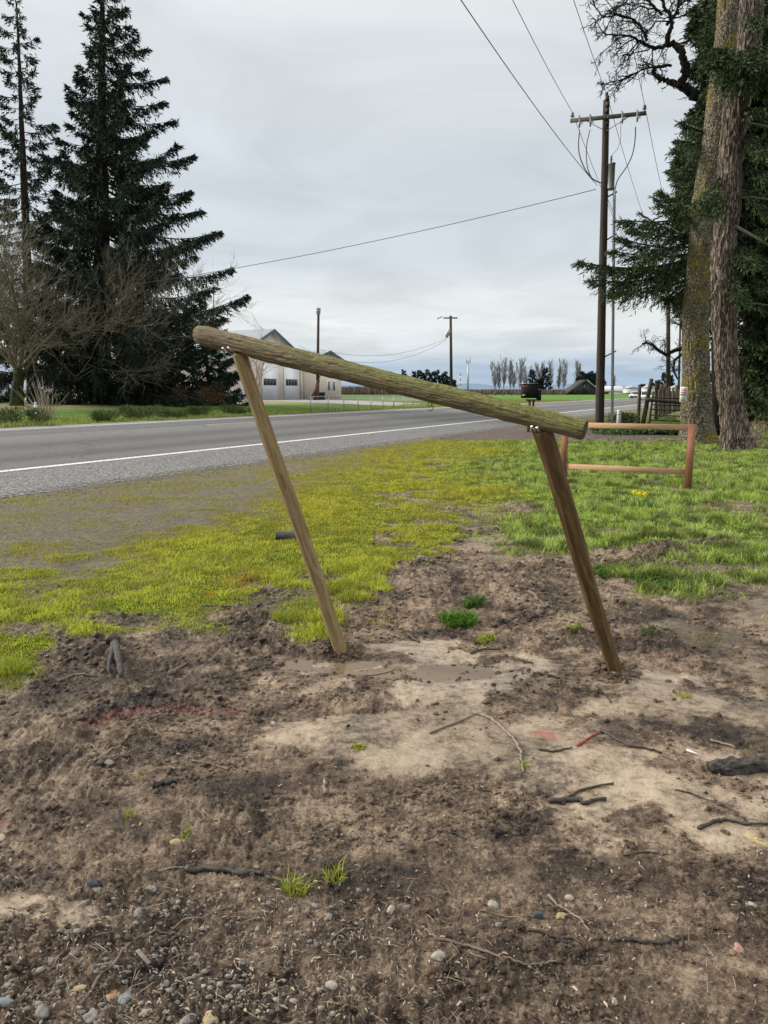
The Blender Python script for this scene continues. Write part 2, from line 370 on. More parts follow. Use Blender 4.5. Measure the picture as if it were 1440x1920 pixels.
M['bark_dark'] = bark_mat('spruce_bark', (.018, .013, .010), (.045, .034, .027), (.085, .066, .052), None, sc_=(3, 3, .8))
M['bark_green'] = bark_mat('green_mossy_bark', (.02, .02, .012), (.055, .055, .035), (.11, .10, .07), ((.03, .045, .01), (.09, .11, .02)), (.42, .60), sc_=(4, 4, 1))
M['bark_oak'] = bark_mat('oak_bark', (.010, .008, .006), (.03, .024, .018), (.06, .05, .036), ((.03, .03, .01), (.07, .065, .02)), (.55, .7), sc_=(6, 6, 3))
# ================================================================ GROUND
def ell(px, py, cx, cy, rx, ry, soft=.5):
    return 1 - sst(1-soft, 1+soft, np.hypot((px-cx)/rx, (py-cy)/ry))
YB = [(-400, 1300), (0, 1282), (80, 1255), (130, 1212), (300, 1203), (420, 1185), (445, 1140), (520, 1118), (640, 1125), (720, 1118),
      (750, 1060), (830, 1035), (870, 1018), (960, 1045), (1050, 1050), (1150, 1075), (1260, 1090), (1440, 1108), (1900, 1125)]
YV = [(-400, 1200), (0, 1118), (200, 1075), (330, 1020), (480, 968), (600, 905), (720, 858), (800, 832), (900, 812), (940, 790), (1200, 760), (1500, 735)]
def ground_eval(x, y):
    px, py = PX(x, y, np.zeros_like(x))
    p = road_p(x, y); dist = np.hypot(x, y)
    wob = (fbm(x*1.3, y*1.3, 4, 11)-.5)
    wob2 = (fbm(x*4.5, y*4.5, 4, 21)-.5)
    q = py + wob*90*np.clip((py-800)/300, .05, 1) + wob2*70*np.clip((py-800)/300, .05, 1)
    yb = np.interp(px, *zip(*YB)); yv = np.interp(px, *zip(*YV))
    g = 1-sst(-14, 16, q-yb)
    e1 = ell(px, py, 578, 1170, 62, 42, .35); e2 = ell(px, py, 15, 1255, 45, 40, .4)
    g = np.maximum(g, np.maximum(e1*.95, e2*.8))
    for cx, cy, rx, ry in ((855, 961, 60, 7), (965, 958, 45, 6), (1380, 955, 60, 7), (1010, 1062, 70, 16), (1180, 1052, 120, 12), (1340, 1074, 150, 7), (1330, 1022, 110, 4), (600, 1092, 50, 8),
                           (480, 1105, 30, 6), (430, 1165, 50, 12), (490, 1185, 70, 22), (240, 1170, 90, 9), (60, 1190, 60, 9), (870, 1070, 80, 12), (1400, 812, 70, 26)):
        g = g*(1-ell(px, py, cx, cy, rx*1.05, ry*1.4, .6)*.9)
    vg = 1-sst(-60, 50, (q-yv)+(fbm(x*3, y*3, 4, 13)-.5)*140*np.clip((py-780)/300, .05, 1))
    vg = vg*sst(-3.0, -1.0, p-4) if False else vg
    g = g*(1-vg)
    dirt = sst(800, 830, px)*(1-sst(1260, 1330, px))*sst(801, 806, py+wob*12)*(1-sst(826, 834, py+wob*12))
    g = g*(1-dirt); vg = np.maximum(vg, 0)
    vg = vg*(1-dirt)*sst(2.0, 6.0, p)
    g = np.maximum(g, (1-sst(2.0, 6.0, p))*(py < 800)*(1-dirt)); g = g*(1-.85*sst(.60, .68, fbm(x*1.7+30, y*1.7, 4, 219))*(px > 700)*(py > 850))
    mud = np.clip(1-g-vg-dirt, 0, 1)
    # height
    big = .035*(fbm(x*.9, y*.9, 3, 31)-.5)
    fade = 1/(1+(dist/9)**2)
    rmod = .25+1.5*sst(.36, .66, fbm(x*1.3+4, y*1.3, 4, 41))
    b1 = billow(x*5.5, y*5.5, 2, 51); b2 = billow(x*14, y*14, 2, 61); b3 = billow(x*37, y*37, 2, 71); b4 = billow(x*95, y*95, 2, 81)
    clod = .030*b1**1.5*rmod + .024*b2**1.2*rmod + .015*b3*(.4+.8*rmod) + .0075*b4
    smooth_zone = np.maximum.reduce([ell(px, py, 800, 1262, 330, 60, .5), ell(px, py, 1270, 1520, 260, 85, .5)*.8, ell(px, py, 1340, 1850, 130, 60, .5)*.35,
                                     ell(px, py, 60, 1725, 150, 36, .5)*.6, ell(px, py, 1180, 1350, 250, 70, .6)*.45, ell(px, py, 1220, 1450, 260, 50, .5)*.8, ell(px, py, 1200, 1580, 230, 50, .5)*.5, ell(px, py, 620, 1375, 130, 30, .5)*.7, ell(px, py, 990, 1500, 100, 40, .5)*.7, ell(px, py, 1200, 1290, 120, 22, .5)*.7, ell(px, py, 700, 1560, 120, 30, .5)*.4, ell(px, py, 760, 1400, 220, 60, .6)*.35, ell(px, py, 870, 1540, 200, 60, .6)*.25])
    pnd = np.maximum.reduce([ell(px, py, 625, 1250, 110, 17, .5), ell(px, py, 775, 1264, 150, 20, .6)])
    hm = big + clod*(1-.35*smooth_zone)
    lvl = -.006 + .011*sst(450, 1150, px)*(1-sst(1600, 1720, py)) + .034*smooth_zone + .070*(fbm(x*1.9+9, y*1.9, 4, 91)-.5)
    k = .0035; tt = (hm-lvl)/k
    hs = lvl + k*np.where(tt > 30, tt, np.log1p(np.exp(np.clip(tt, -60, 30))))
    sand = (1-sst(-.004, .012, hm-lvl))*sst(.30, .46, fbm(x*3.1, y*3.1, 3, 95))
    hs = hs + .0016*(b4-.4) + .002*(b3-.4) - pnd*.045*(.7+.5*b1)
    hg = .035 + .03*(fbm(x*2, y*2, 3, 101)-.5) + big*.5 + .010*b2
    hv = .010 + .012*b3 + .006*b4 + big*.4
    hd = .01 + .03*b1*fade + .02*b2
    h = hs*mud + hg*g + hv*vg + hd*dirt
    # heaps of dug soil
    def heap(cx, cy, rx, ry, hh, r=1.0):
        return ell(px, py, cx, cy, rx, ry, .8)*hh*(.25+.75*b1+.6*b2)
    hp = heap(1240, 1050, 60, 18, .14) + heap(1155, 1262, 55, 16, .055) + heap(640, 1228, 60, 12, .035) + heap(960, 956, 30, 6, .06) + heap(1005, 1064, 50, 12, .07)
    hp = hp + heap(600, 1780, 70, 30, .035) + heap(1200, 1790, 90, 24, .02) + heap(190, 1250, 60, 18, .02) + heap(500, 1215, 70, 14, .03) + heap(1230, 1380, 120, 34, .03) + heap(1420, 815, 50, 22, .5)
    h = h+hp; sand = sand*(1-np.clip(hp*40, 0, 1))
    far = sst(26, 60, dist); h = h*(1-far)
    h = np.where(p > 9.6, h*(1-sst(9.6, 10.35, p)) - .35*sst(10.32, 10.7, p), h)
    hum = np.maximum.reduce([ell(px, py, a_, b_, c_, d_, .7) for a_, b_, c_, d_ in ((620, 1790, 110, 45), (1180, 1660, 210, 38), (1000, 1890, 300, 40), (700, 1650, 300, 30), (250, 1240, 200, 30), (1250, 1385, 130, 34), (330, 1290, 260, 45), (150, 1560, 170, 35), (1300, 1780, 150, 26), (480, 1475, 180, 25), (1300, 1180, 160, 50), (640, 1232, 90, 14), (1160, 1265, 70, 16))])*sst(.30, .55, fbm(x*6, y*6, 4, 404))
    def line(pts, w):
        d = np.full(px.shape, 1e9)
        for (ax, ay), (bx, by) in zip(pts[:-1], pts[1:]):
            vx, vy = bx-ax, (by-ay)*2.2; wx, wy = px-ax, (py-ay)*2.2
            t = np.clip((wx*vx+wy*vy)/(vx*vx+vy*vy), 0, 1); d = np.minimum(d, np.hypot(wx-t*vx, wy-t*vy))
        return 1-sst(w*.3, w, d)
    paint = line([(155, 1372), (205, 1350), (285, 1334), (390, 1334)], 22)*.55 + line([(425, 1336), (452, 1334)], 18)*.5 + line([(1015, 1380), (1032, 1388)], 22)*.7 + line([(8, 1552), (12, 1562)], 12)*.6
    paint = np.clip(paint, 0, 1)*sst(.32, .52, vn(x*60, y*60, 5)*.5+fbm(x*9, y*9, 2, 7)*.5)
    return dict(px=px, py=py, g=g, vg=vg, mud=mud, dirt=dirt, sand=sand*mud, wet=np.clip(smooth_zone, 0, 1)*mud, humus=hum*mud, h=h, p=p, paint=paint, tex=b1, pond=pnd)
def GP(px, py):
    z = 0.0
    for _ in range(3):
        q = G(px, py, z); z = float(ground_eval(np.array([q[0]]), np.array([q[1]]))['h'][0])
    return np.array([q[0], q[1], z])
def gh(x, y): return float(ground_eval(np.array([float(x)]), np.array([float(y)]))['h'][0])

def build_ground():
    D = [1.05]
    while D[-1] < 9: D.append(D[-1]*1.0042)
    while D[-1] < 30: D.append(D[-1]*1.007)
    while D[-1] < 150: D.append(D[-1]*1.02)
    D = np.array(D); u = np.linspace(-1.0, 1.0, 861); u = (u*.75+u**3*.25)*1.1
    X = D[:, None]*u[None, :]; Y = np.repeat(D[:, None], len(u), 1)
    e = ground_eval(X.ravel(), Y.ravel()); n, m = X.shape
    v = np.stack([X.ravel(), Y.ravel(), e['h']], 1)
    i = np.arange(n-1)[:, None]*m + np.arange(m-1)[None, :]
    f = np.stack([i, i+1, i+m+1, i+m], -1).reshape(-1, 4)
    m_, N, L, B = newmat('mud_and_turf'); tc = N.new('ShaderNodeTexCoord'); ob = tc.outputs['Object']
    n1 = noise(N, L, ob, 2.6, 8, .68); n2 = noise(N, L, ob, 22, 7, .75); n3 = noise(N, L, ob, 95, 5, .8)
    mixn = mth(N, L, 'ADD', mth(N, L, 'MULTIPLY', n1, .42), mth(N, L, 'ADD', mth(N, L, 'MULTIPLY', n2, .33), mth(N, L, 'MULTIPLY', n3, .25)))
    mud = ramp(N, L, mixn, [(.43, (.018, .010, .006)), (.468, (.090, .058, .036)), (.513, (.22, .152, .098)), (.565, (.47, .35, .24))])
    silt = ramp(N, L, mixn, [(.42, (.13, .096, .060)), (.5, (.265, .206, .14)), (.58, (.385, .312, .225))])
    sf = mapr(N, L, mth(N, L, 'ADD', mth(N, L, 'MULTIPLY', attr(N, 'sand').outputs['Fac'], .75), mth(N, L, 'ADD', mth(N, L, 'MULTIPLY', mth(N, L, 'SUBTRACT', n2, .5), 1.5), mth(N, L, 'MULTIPLY', mth(N, L, 'SUBTRACT', n1, .5), 1.1))), .22, .78, 0, .9)
    col = mixc(N, L, sf, mud, silt)
    col = mixc(N, L, mth(N, L, 'MULTIPLY', attr(N, 'humus').outputs['Fac'], .75), col, mixc(N, L, 1.0, col, (.34, .31, .29), 'MULTIPLY'))
    # wood litter / grit specks
    vo = N.new('ShaderNodeTexVoronoi'); vo.inputs['Scale'].default_value = 90; vo.inputs['Randomness'].default_value = 1; L.new(ob, vo.inputs['Vector'])
    spk = mth(N, L, 'MULTIPLY', mapr(N, L, vo.outputs['Distance'], .16, .08), mapr(N, L, noise(N, L, ob, 3, 3), .45, .6))
    col = mixc(N, L, mth(N, L, 'MULTIPLY', spk, .55), col, (.30, .26, .21))
    turf = ramp(N, L, n2, [(.35, (.050, .070, .014)), (.6, (.13, .18, .03))])
    vg1 = N.new('ShaderNodeTexVoronoi'); vg1.inputs['Scale'].default_value = 32; L.new(ob, vg1.inputs['Vector'])
    ver = mixc(N, L, mapr(N, L, mth(N, L, 'ADD', mth(N, L, 'MULTIPLY', n1, .5), mth(N, L, 'MULTIPLY', noise(N, L, ob, 9, 5, .7), .5)), .44, .58), (.080, .066, .050), (.19, .17, .05))
    bwv = N.new('ShaderNodeRGBToBW'); L.new(vg1.outputs['Color'], bwv.inputs[0]); ver = mixc(N, L, .6, ver, mixc(N, L, 1.0, bwv.outputs[0], (.26, .215, .16), 'MULTIPLY'))
    dirt = ramp(N, L, mixn, [(.38, (.045, .028, .020)), (.62, (.17, .115, .09))])
    col = mixc(N, L, attr(N, 'turf').outputs['Fac'], col, turf)
    col = mixc(N, L, attr(N, 'verge').outputs['Fac'], col, ver)
    col = mixc(N, L, attr(N, 'dirt').outputs['Fac'], col, dirt)
    col = mixc(N, L, mth(N, L, 'MULTIPLY', attr(N, 'paint').outputs['Fac'], .7), col, (.34, .06, .06))
    L.new(col, B.inputs['Base Color'])
    wet = mth(N, L, 'MULTIPLY', attr(N, 'wet').outputs['Fac'], attr(N, 'sand').outputs['Fac'])
    L.new(mapr(N, L, mth(N, L, 'ADD', wet, mth(N, L, 'MULTIPLY', mth(N, L, 'SUBTRACT', n2, .5), .6)), .1, .9, .72, .22), B.inputs['Roughness'])
    L.new(mth(N, L, 'MULTIPLY', mth(N, L, 'SUBTRACT', 1.0, attr(N, 'turf').outputs['Fac']), .45), B.inputs['Specular IOR Level'])
    bh = mth(N, L, 'ADD', mth(N, L, 'MULTIPLY', n2, 1.0), mth(N, L, 'MULTIPLY', n3, .6))
    b = N.new('ShaderNodeBump'); b.inputs['Distance'].default_value = .045; L.new(bh, b.inputs['Height'])
    L.new(mapr(N, L, wet, 0, .6, 1.0, .12), b.inputs['Strength']); L.new(b.outputs[0], B.inputs['Normal'])
    M['mud'] = m_
    o = link_mesh('ground', v, f, m_, None, True, np.zeros(3), None, {'sand': e['sand'], 'turf': e['g'], 'verge': e['vg'], 'dirt': e['dirt'], 'wet': e['wet'], 'paint': e['paint'], 'humus': e['humus']})
    tag(o, kind='structure')
RNG = np.random.default_rng(1); random.seed(1)
build_ground()

def strip(name, mat, ps, ss, dz, kind='structure', zf=zfar, smooth=True):
    ps = np.array(ps, float); ss = np.array(ss, float)
    Pm, S = np.meshgrid(ps, ss); x, y = from_ps(Pm, S); z = zf(Pm)+dz
    v = np.stack([x.ravel(), y.ravel(), z.ravel()], 1); n, m = Pm.shape
    i = np.arange(n-1)[:, None]*m + np.arange(m-1)[None, :]
    f = np.stack([i, i+1, i+m+1, i+m], -1).reshape(-1, 4)[:, ::-1]
    o = link_mesh(name, v, f, mat, None, smooth, np.zeros(3), np.stack([Pm.ravel(), S.ravel()], 1)); return tag(o, kind=kind)
def s_at(px, p):
    k = (px-W2)/F*CT; return p*(CA+k*SA)/(SA-k*CA)
SS = np.concatenate([np.arange(-90, 120, 5), np.arange(120, 1400, 40)])
def build_road():
    m, N, L, B = newmat('road_asphalt'); uv = N.new('ShaderNodeTexCoord').outputs['UV']; sp = N.new('ShaderNodeSeparateXYZ'); L.new(uv, sp.inputs[0]); p = sp.outputs['X']
    fine = noise(N, L, uv, 60, 4, .8); mid = noise(N, L, uv, 3, 5, .6, 0, (2.5, .12, 1)); vo = N.new('ShaderNodeTexVoronoi'); vo.inputs['Scale'].default_value = 55; L.new(uv, vo.inputs['Vector'])
    st = N.new('ShaderNodeValToRGB'); L.new(mapr(N, L, p, 10.3, 22.5), st.inputs[0]); e = st.color_ramp.elements
    def f(q): return (q-10.3)/12.2
    cols = [(10.3, .25), (10.9, .165), (12.3, .155), (12.9, .13), (13.6, .15), (14.2, .085), (15.2, .14), (16.3, .09), (17.4, .16), (18.3, .175), (19.1, .10), (19.9, .145), (20.6, .10), (21.3, .18), (22.5, .28)]
    e[0].position = 0; e[0].color = (*([cols[0][1]]*3), 1); e[1].position = 1; e[1].color = (*([cols[-1][1]]*3), 1)
    for q, c in cols[1:-1]:
        k = e.new(f(q)); k.color = (c, c*.985, c*.97, 1)
    col = mixc(N, L, mapr(N, L, mid, .35, .65, 0, .35), st.outputs[0], mixc(N, L, 1.0, st.outputs[0], (.7, .7, .7), 'MULTIPLY'))
    col = mixc(N, L, mapr(N, L, fine, .45, .6, 0, .5), col, mixc(N, L, 1.0, col, (.45, .45, .46), 'MULTIPLY'))
    ck = N.new('ShaderNodeTexVoronoi'); ck.feature = 'DISTANCE_TO_EDGE'; ck.inputs['Scale'].default_value = .22; wq = N.new('ShaderNodeVectorMath'); wq.operation = 'MULTIPLY_ADD'; nq = N.new('ShaderNodeTexNoise'); nq.inputs['Scale'].default_value = 1.2; nq.inputs['Detail'].default_value = 6; L.new(uv, nq.inputs['Vector']); L.new(nq.outputs['Color'], wq.inputs[0]); wq.inputs[1].default_value = (1.6, 1.6, 0); L.new(uv, wq.inputs[2]); L.new(wq.outputs[0], ck.inputs['Vector'])
    col = mixc(N, L, mapr(N, L, ck.outputs['Distance'], .010, .003, 0, .55), col, (.05, .05, .05))
    # loose chippings on the shoulder
    sh = mth(N, L, 'MULTIPLY', mapr(N, L, p, 12.9, 12.3), .75)
    chip = mixc(N, L, 1.0, vo.outputs['Color'], (.46, .44, .42), 'MULTIPLY'); bw = N.new('ShaderNodeRGBToBW'); L.new(chip, bw.inputs[0])
    col = mixc(N, L, sh, col, mixc(N, L, .25, bw.outputs[0], chip))
    v2 = N.new('ShaderNodeTexVoronoi'); v2.inputs['Scale'].default_value = 30; L.new(uv, v2.inputs['Vector']); b2 = N.new('ShaderNodeRGBToBW'); L.new(v2.outputs['Color'], b2.inputs[0])
    col = mixc(N, L, mth(N, L, 'ADD', mth(N, L, 'MULTIPLY', sh, .8), .12), col, ramp(N, L, b2.outputs[0], [(.25, (.06, .06, .06)), (.55, (.18, .175, .17)), (.8, (.38, .37, .36))]))
    L.new(col, B.inputs['Base Color']); B.inputs['Roughness'].default_value = .85; B.inputs['Specular IOR Level'].default_value = .3
    bump(N, L, B, mth(N, L, 'ADD', fine, mth(N, L, 'MULTIPLY', sh, mth(N, L, 'MULTIPLY', vo.outputs['Distance'], 2.0))), .9, .018)
    ps = [10.2, 10.3, 11.2, 12, 12.8, 14, 15.5, 17, 18.5, 20, 21.5, 22.5, 22.8]
    strip('road', m, ps, SS, .012)
    lm, N, L, B = newmat('worn_white_line'); ob = N.new('ShaderNodeTexCoord').outputs['Object']
    L.new(ramp(N, L, noise(N, L, ob, 18, 6, .75), [(.42, (.24, .24, .23)), (.52, (.68, .68, .66))]), B.inputs['Base Color']); B.inputs['Roughness'].default_value = .7
    strip('white_road_line', lm, [12.78, 12.98], SS, .018); strip('white_road_line', lm, [21.52, 21.70], SS, .018)
    ym = surf('worn_yellow_line', (.35, .27, .10), (.60, .46, .16), 12, .7, 0)
    d0 = s_at(385, 18.5)
    for k in range(-4, 14):
        if k == 0 or k > 0: strip('yellow_road_dash', ym, [18.45, 18.56], [d0+12.2*k, d0+12.2*k+3.05], .017)
    # far side: field sheet under everything
    fm, N, L, B = newmat('far_turf'); uv = N.new('ShaderNodeTexCoord').outputs['UV']; sp = N.new('ShaderNodeSeparateXYZ'); L.new(uv, sp.inputs[0]); p = sp.outputs['X']; s = sp.outputs['Y']
    n = noise(N, L, uv, 1.2, 7, .7); nb = noise(N, L, uv, .06, 3)
    lawn = ramp(N, L, n, [(.35, (.030, .075, .012)), (.65, (.085, .17, .022))]); tan_ = ramp(N, L, n, [(.35, (.22, .20, .09)), (.65, (.36, .33, .17))])
    br = ramp(N, L, n, [(.3, (.11, .08, .06)), (.7, (.18, .14, .11))]); bright = ramp(N, L, n, [(.35, (.065, .14, .02)), (.65, (.12, .22, .035))])
    col = mixc(N, L, mth(N, L, 'MULTIPLY', mth(N, L, 'MULTIPLY', mapr(N, L, p, 31, 36), mapr(N, L, s, 105, 90)), .8), lawn, tan_)
    col = mixc(N, L, mth(N, L, 'MAXIMUM', mapr(N, L, p, 49, 52), mapr(N, L, s, 95, 115)), col, bright)
    col = mixc(N, L, mapr(N, L, p, 135, 140), col, br)
    col = mixc(N, L, mapr(N, L, p, 23.6, 22.9), col, (.16, .145, .11))
    L.new(col, B.inputs['Base Color']); B.inputs['Roughness'].default_value = .9; B.inputs['Specular IOR Level'].default_value = .1
    def zf(p_):
        return np.where(p_ < 22.45, -.4, zfar(p_))
    strip('far_field', fm, [22.3, 22.45, 22.6, 24, 25, 27, 30, 34, 38, 42, 48, 60, 90, 150, 300, 800, 3500], np.concatenate([[-2500, -600], SS, [2500, 5000]]), 0, zf=zf)
    strip('near_subsoil', surf('subsoil', (.08, .06, .045), (.14, .11, .08), 2, .9, 0), [-3000, -800, -200, -50, 0, 10, 22.4], [-800, -100, 0, 60, 130, 170], -.42, zf=lambda q: q*0)
    strip('near_field', surf('near_field', (.05, .10, .015), (.12, .20, .03), .4, .9, 0), [-3000, -800, -200, -50, 0, 10.25], [150, 200, 400, 900, 5000], -.03, zf=lambda q: q*0)
    am = surf('yard_asphalt', (.12, .115, .115), (.19, .185, .18), .8, .85, 0)
    strip('driveway', am, [39.5, 42, 45, 49], [30, 60, 80, 115], .012)
    sm = surf('side_road_asphalt', (.24, .235, .23), (.36, .35, .34), .7, .85, 0)
    s1, s2 = s_at(795, 24), s_at(880, 24)
    strip('side_road', sm, [22.9, 24, 25, 30, 38, 48, 120], [s1, (s1+s2)/2, s2], .016)
RNG = np.random.default_rng(2); random.seed(2)
build_road()

# ================================================================ GRASS
def blades(name, x, y, z, hgt, wid, lean, col, mat, ang=None, kind='stuff', parent=None, cols=True, bend=.5):
    n = len(x); a = RNG.uniform(0, 2*np.pi, n) if ang is None else ang
    la = RNG.uniform(0, 2*np.pi, n)
    w = np.stack([np.cos(a), np.sin(a), np.zeros(n)], 1)*(wid/2)[:, None]
    ld = np.stack([np.cos(la), np.sin(la), np.zeros(n)], 1)*(lean*hgt)[:, None]
    b = np.stack([x, y, z-.004], 1); up = np.array([0, 0, 1.0])
    mid = b + up*(hgt*.55)[:, None] + ld*.32; tip = b + up*(hgt*(1-.25*lean))[:, None] + ld
    v = np.stack([b-w, b+w, mid+w*.75, mid-w*.75, tip], 1).reshape(-1, 3)
    i = np.arange(n)*5
    f = np.concatenate([np.stack([i, i+1, i+2, i+3], 1), np.stack([i+3, i+2, i+4, i+4], 1)])
    o0 = np.array([x.mean(), y.mean(), 0]) if parent is None else np.array(parent['o0'])
    fl = [tuple(q) for q in f[:0]]
    me_f = np.concatenate([np.stack([i, i+1, i+2], 1), np.stack([i, i+2, i+3], 1), np.stack([i+3, i+2, i+4], 1)])
    o = link_mesh(name, v-o0, me_f, mat, parent, True, o0, None, {'tint': np.repeat(col, 5, 0)} if cols else None)
    return o
def grass_mat():
    m, N, L, B = newmat('grass_blades'); c = attr(N, 'tint').outputs['Color']
    L.new(c, B.inputs['Base Color']); B.inputs['Roughness'].default_value = .6; B.inputs['Specular IOR Level'].default_value = .25
    t = N.new('ShaderNodeBsdfTranslucent'); L.new(mixc(N, L, 1.0, c, (1.0, 1.0, .5), 'MULTIPLY'), t.inputs[0]); mx = N.new('ShaderNodeMixShader'); mx.inputs[0].default_value = .35
    out = [k for k in N if k.type == 'OUTPUT_MATERIAL'][0]; L.new(B.outputs[0], mx.inputs[1]); L.new(t.outputs[0], mx.inputs[2]); L.new(mx.outputs[0], out.inputs[0])
    return m
M['grass'] = grass_mat()
YEL = np.array([[.41, .405, .050]]); LIME = np.array([[.41, .47, .055]]); GRN = np.array([[.25, .34, .075]]); GRY = np.array([[.37, .44, .19]]); STR = np.array([[.42, .36, .20]])
def grass_cols(px, py, n, x, y):
    yel = 1-sst(820, 1010, px + (fbm(x*.7, y*.7, 3, 203)-.5)*260)
    lime = sst(980, 1120, py)*sst(-200, 1200, 1400-px)
    c = GRN*(1-yel)[:, None] + YEL*yel[:, None]
    c = c*(1-.7*lime*yel)[:, None] + LIME*(.7*lime*yel)[:, None]
    gp = sst(.45, .62, fbm(x*1.6, y*1.6, 3, 211))[:, None]
    c = c*(1-gp*.3*(1-yel[:, None])) + GRY*gp*.3*(1-yel[:, None])
    r = RNG.random(n)[:, None]; cl = fbm(x*7, y*7, 3, 215)[:, None]; c = c*(.5+.8*r)*((.45+1.1*sst(.34, .62, cl))*(1-.65*yel[:, None])+.65*yel[:, None])
    orange = (ell(px, py, 455, 1100, 45, 20, .6) + ell(px, py, 393, 1122, 14, 8, .5))[:, None]*(RNG.random((n, 1)) > .72)
    c = c*(1-orange) + np.array([[.42, .10, .02]])*orange
    st = (RNG.random(n) < .05+.12*sst(.5, .7, fbm(x*2.5, y*2.5, 3, 217)))[:, None]; return np.where(st, STR*(.5+.6*r), c)
def build_grass():
    for (d0, d1, rho) in ((3.6, 27, 5600),):
        n = 1150000
        u = RNG.random(n); e = .62
        D = (d0**e + u*(d1**e-d0**e))**(1/e)             # density falls off with distance
        X = D*RNG.uniform(-.66, .66, n)
        e_ = ground_eval(X, D)
        clump = fbm(X*5, D*5, 3, 221)
        keep = e_['g']*(.20+.60*(1-sst(820, 1010, e_['px']))+1.1*sst(.38, .58, clump)) + e_['vg']*(.16+.55*sst(.42, .62, fbm(X*2.2, D*2.2, 5, 231))) + e_['mud']*.012*sst(.5, .66, fbm(X*1.5, D*1.5, 3, 241))*(e_['py'] < 1330)
        keep += e_['dirt']*.01
        keep = keep*(e_['p'] < 10.1)
        k = RNG.random(n) < keep
        X, D, cl = X[k], D[k], clump[k]; ee = {q: (w[k] if isinstance(w, np.ndarray) else w) for q, w in e_.items()}
        n = len(X)
        tall = .45 + .75*sst(.4, .65, fbm(X*1.1, D*1.1, 3, 251)) + .55*sst(.42, .66, fbm(X*4.2, D*4.2, 3, 255)) + .5*sst(820, 1000, ee['px'])*sst(.4, .6, fbm(X*2.0, D*2.0, 2, 261))
        hgt = (.030+.040*RNG.random(n))*tall*(.45+.55*ee['g'])*(1-.38*(1-sst(820, 1010, ee['px'])))
        wid = .0032*(1+D/6.5)*(.7+.6*RNG.random(n))
        hgt = hgt*(1+.012*D)
        col = grass_cols(ee['px'], ee['py'], n, X, D)
        # the verge is dull and dry
        vg = ee['vg'][:, None]; col = col*(1-.75*vg) + np.array([[.30, .27, .07]])*.75*vg*(.6+.7*RNG.random((n, 1)))
        hgt = np.where(RNG.random(n) < .03, hgt*1.7, hgt)
        blades('lawn_grass', X, D, ee['h'], hgt, wid, .25+.7*RNG.random(n), col, M['grass'])
        print('blades', n)
    o = [q for q in sc.objects if q.name.startswith('lawn_grass')][0]
    tag(o, 'short yellow green grass growing on the roadside verge and yard', 'grass', kind='stuff')
RNG = np.random.default_rng(3); random.seed(3)
build_grass()

def tuft(px, py, r, h, n, label, colr=LIME, wide=.004, leafy=False, name='grass_tuft'):
    c = GP(px, py); a = RNG.uniform(0, 6.28, n); rr = r*np.sqrt(RNG.random(n))
    x = c[0]+rr*np.cos(a); y = c[1]+rr*np.sin(a)
    z = ground_eval(x, y)['h']
    col = colr*.72*(.5+.8*RNG.random((n, 1)))
    if leafy:
        hg = h*(.4+.6*RNG.random(n)); o = blades(name, x, y, z, hg, np.full(n, wide)*(1+RNG.random(n)), .5+RNG.random(n), col, M['grass'])
    else: o = blades(name, x, y, z, h*(.4+.6*RNG.random(n)), np.full(n, wide), .3+.9*RNG.random(n), col, M['grass'])
    return tag(o, label, 'plant', kind='thing')
def build_tufts():
    T = tuft
    T(553, 1672, .035, .085, 60, 'yellow green grass tuft in the foreground mud, left of a twin tuft')
    T(628, 1648, .035, .080, 50, 'yellow green grass tuft in the foreground mud beside a dark leaf')
    T(860, 1165, .12, .10, 420, 'large leafy green weed clump in mud between the leaning posts', np.array([[.13, .26, .03]]), .008, True)
    T(888, 1132, .07, .10, 160, 'small dark green weed just behind the large leafy clump', np.array([[.08, .18, .03]]), .007, True)
    T(912, 1203, .06, .05, 130, 'low lime green weed in front of the large leafy clump', LIME, .006, True)
    T(18, 1258, .10, .12, 260, 'bright grass clump at the left edge of the mud')
    T(245, 1530, .022, .05, 22, 'tiny grass sprout beside a dark half buried stick', LIME)
    T(266, 1462, .015, .06, 12, 'thin single grass sprout standing in dark mud', LIME, .003)
    T(672, 1402, .03, .035, 50, 'small leafy weed on pale silt left of the long bent branch', LIME, .005, True)
    T(985, 1435, .03, .035, 35, 'small green sprout at the foot of the long bent branch', LIME)
    T(1278, 1306, .05, .04, 60, 'sparse grass sprout on mud right of the reddish post base', LIME)
    T(1325, 1205, .11, .13, 60, 'straggly pale dying grass clump in mud near the right edge', np.array([[.33, .30, .15]]), .0035)
    T(1215, 1188, .07, .06, 60, 'small weed in dark clods right of the reddish post', np.array([[.15, .2, .07]]), .006, True)
    T(1305, 1135, .04, .14, 16, 'lone upright dry grass stalk in mud below the soil heap', np.array([[.36, .32, .16]]), .0035)
    T(715, 1168, .09, .05, 60, 'thin sparse grass on mud right of the pale post', LIME)
    T(350, 1568, .02, .04, 20, 'tiny yellow sprout beside an ochre stone', LIME)
    T(1075, 1180, .06, .05, 60, 'low weed left of the reddish post at mid height', LIME, .006, True)
    T(1250, 1092, .25, .07, 900, 'long low green weed strip in front of the soil heap', np.array([[.13, .25, .035]]), .008, True)
    T(1130, 1075, .18, .08, 500, 'green weed patch between reddish post and soil heap', np.array([[.12, .23, .03]]), .008, True)
    T(640, 1105, .16, .10, 900, 'thick lime grass patch right of the pale post', LIME)
    T(540, 1160, .11, .10, 500, 'thick lime grass patch left of the pale post foot', LIME)
RNG = np.random.default_rng(4); random.seed(4)
build_tufts()
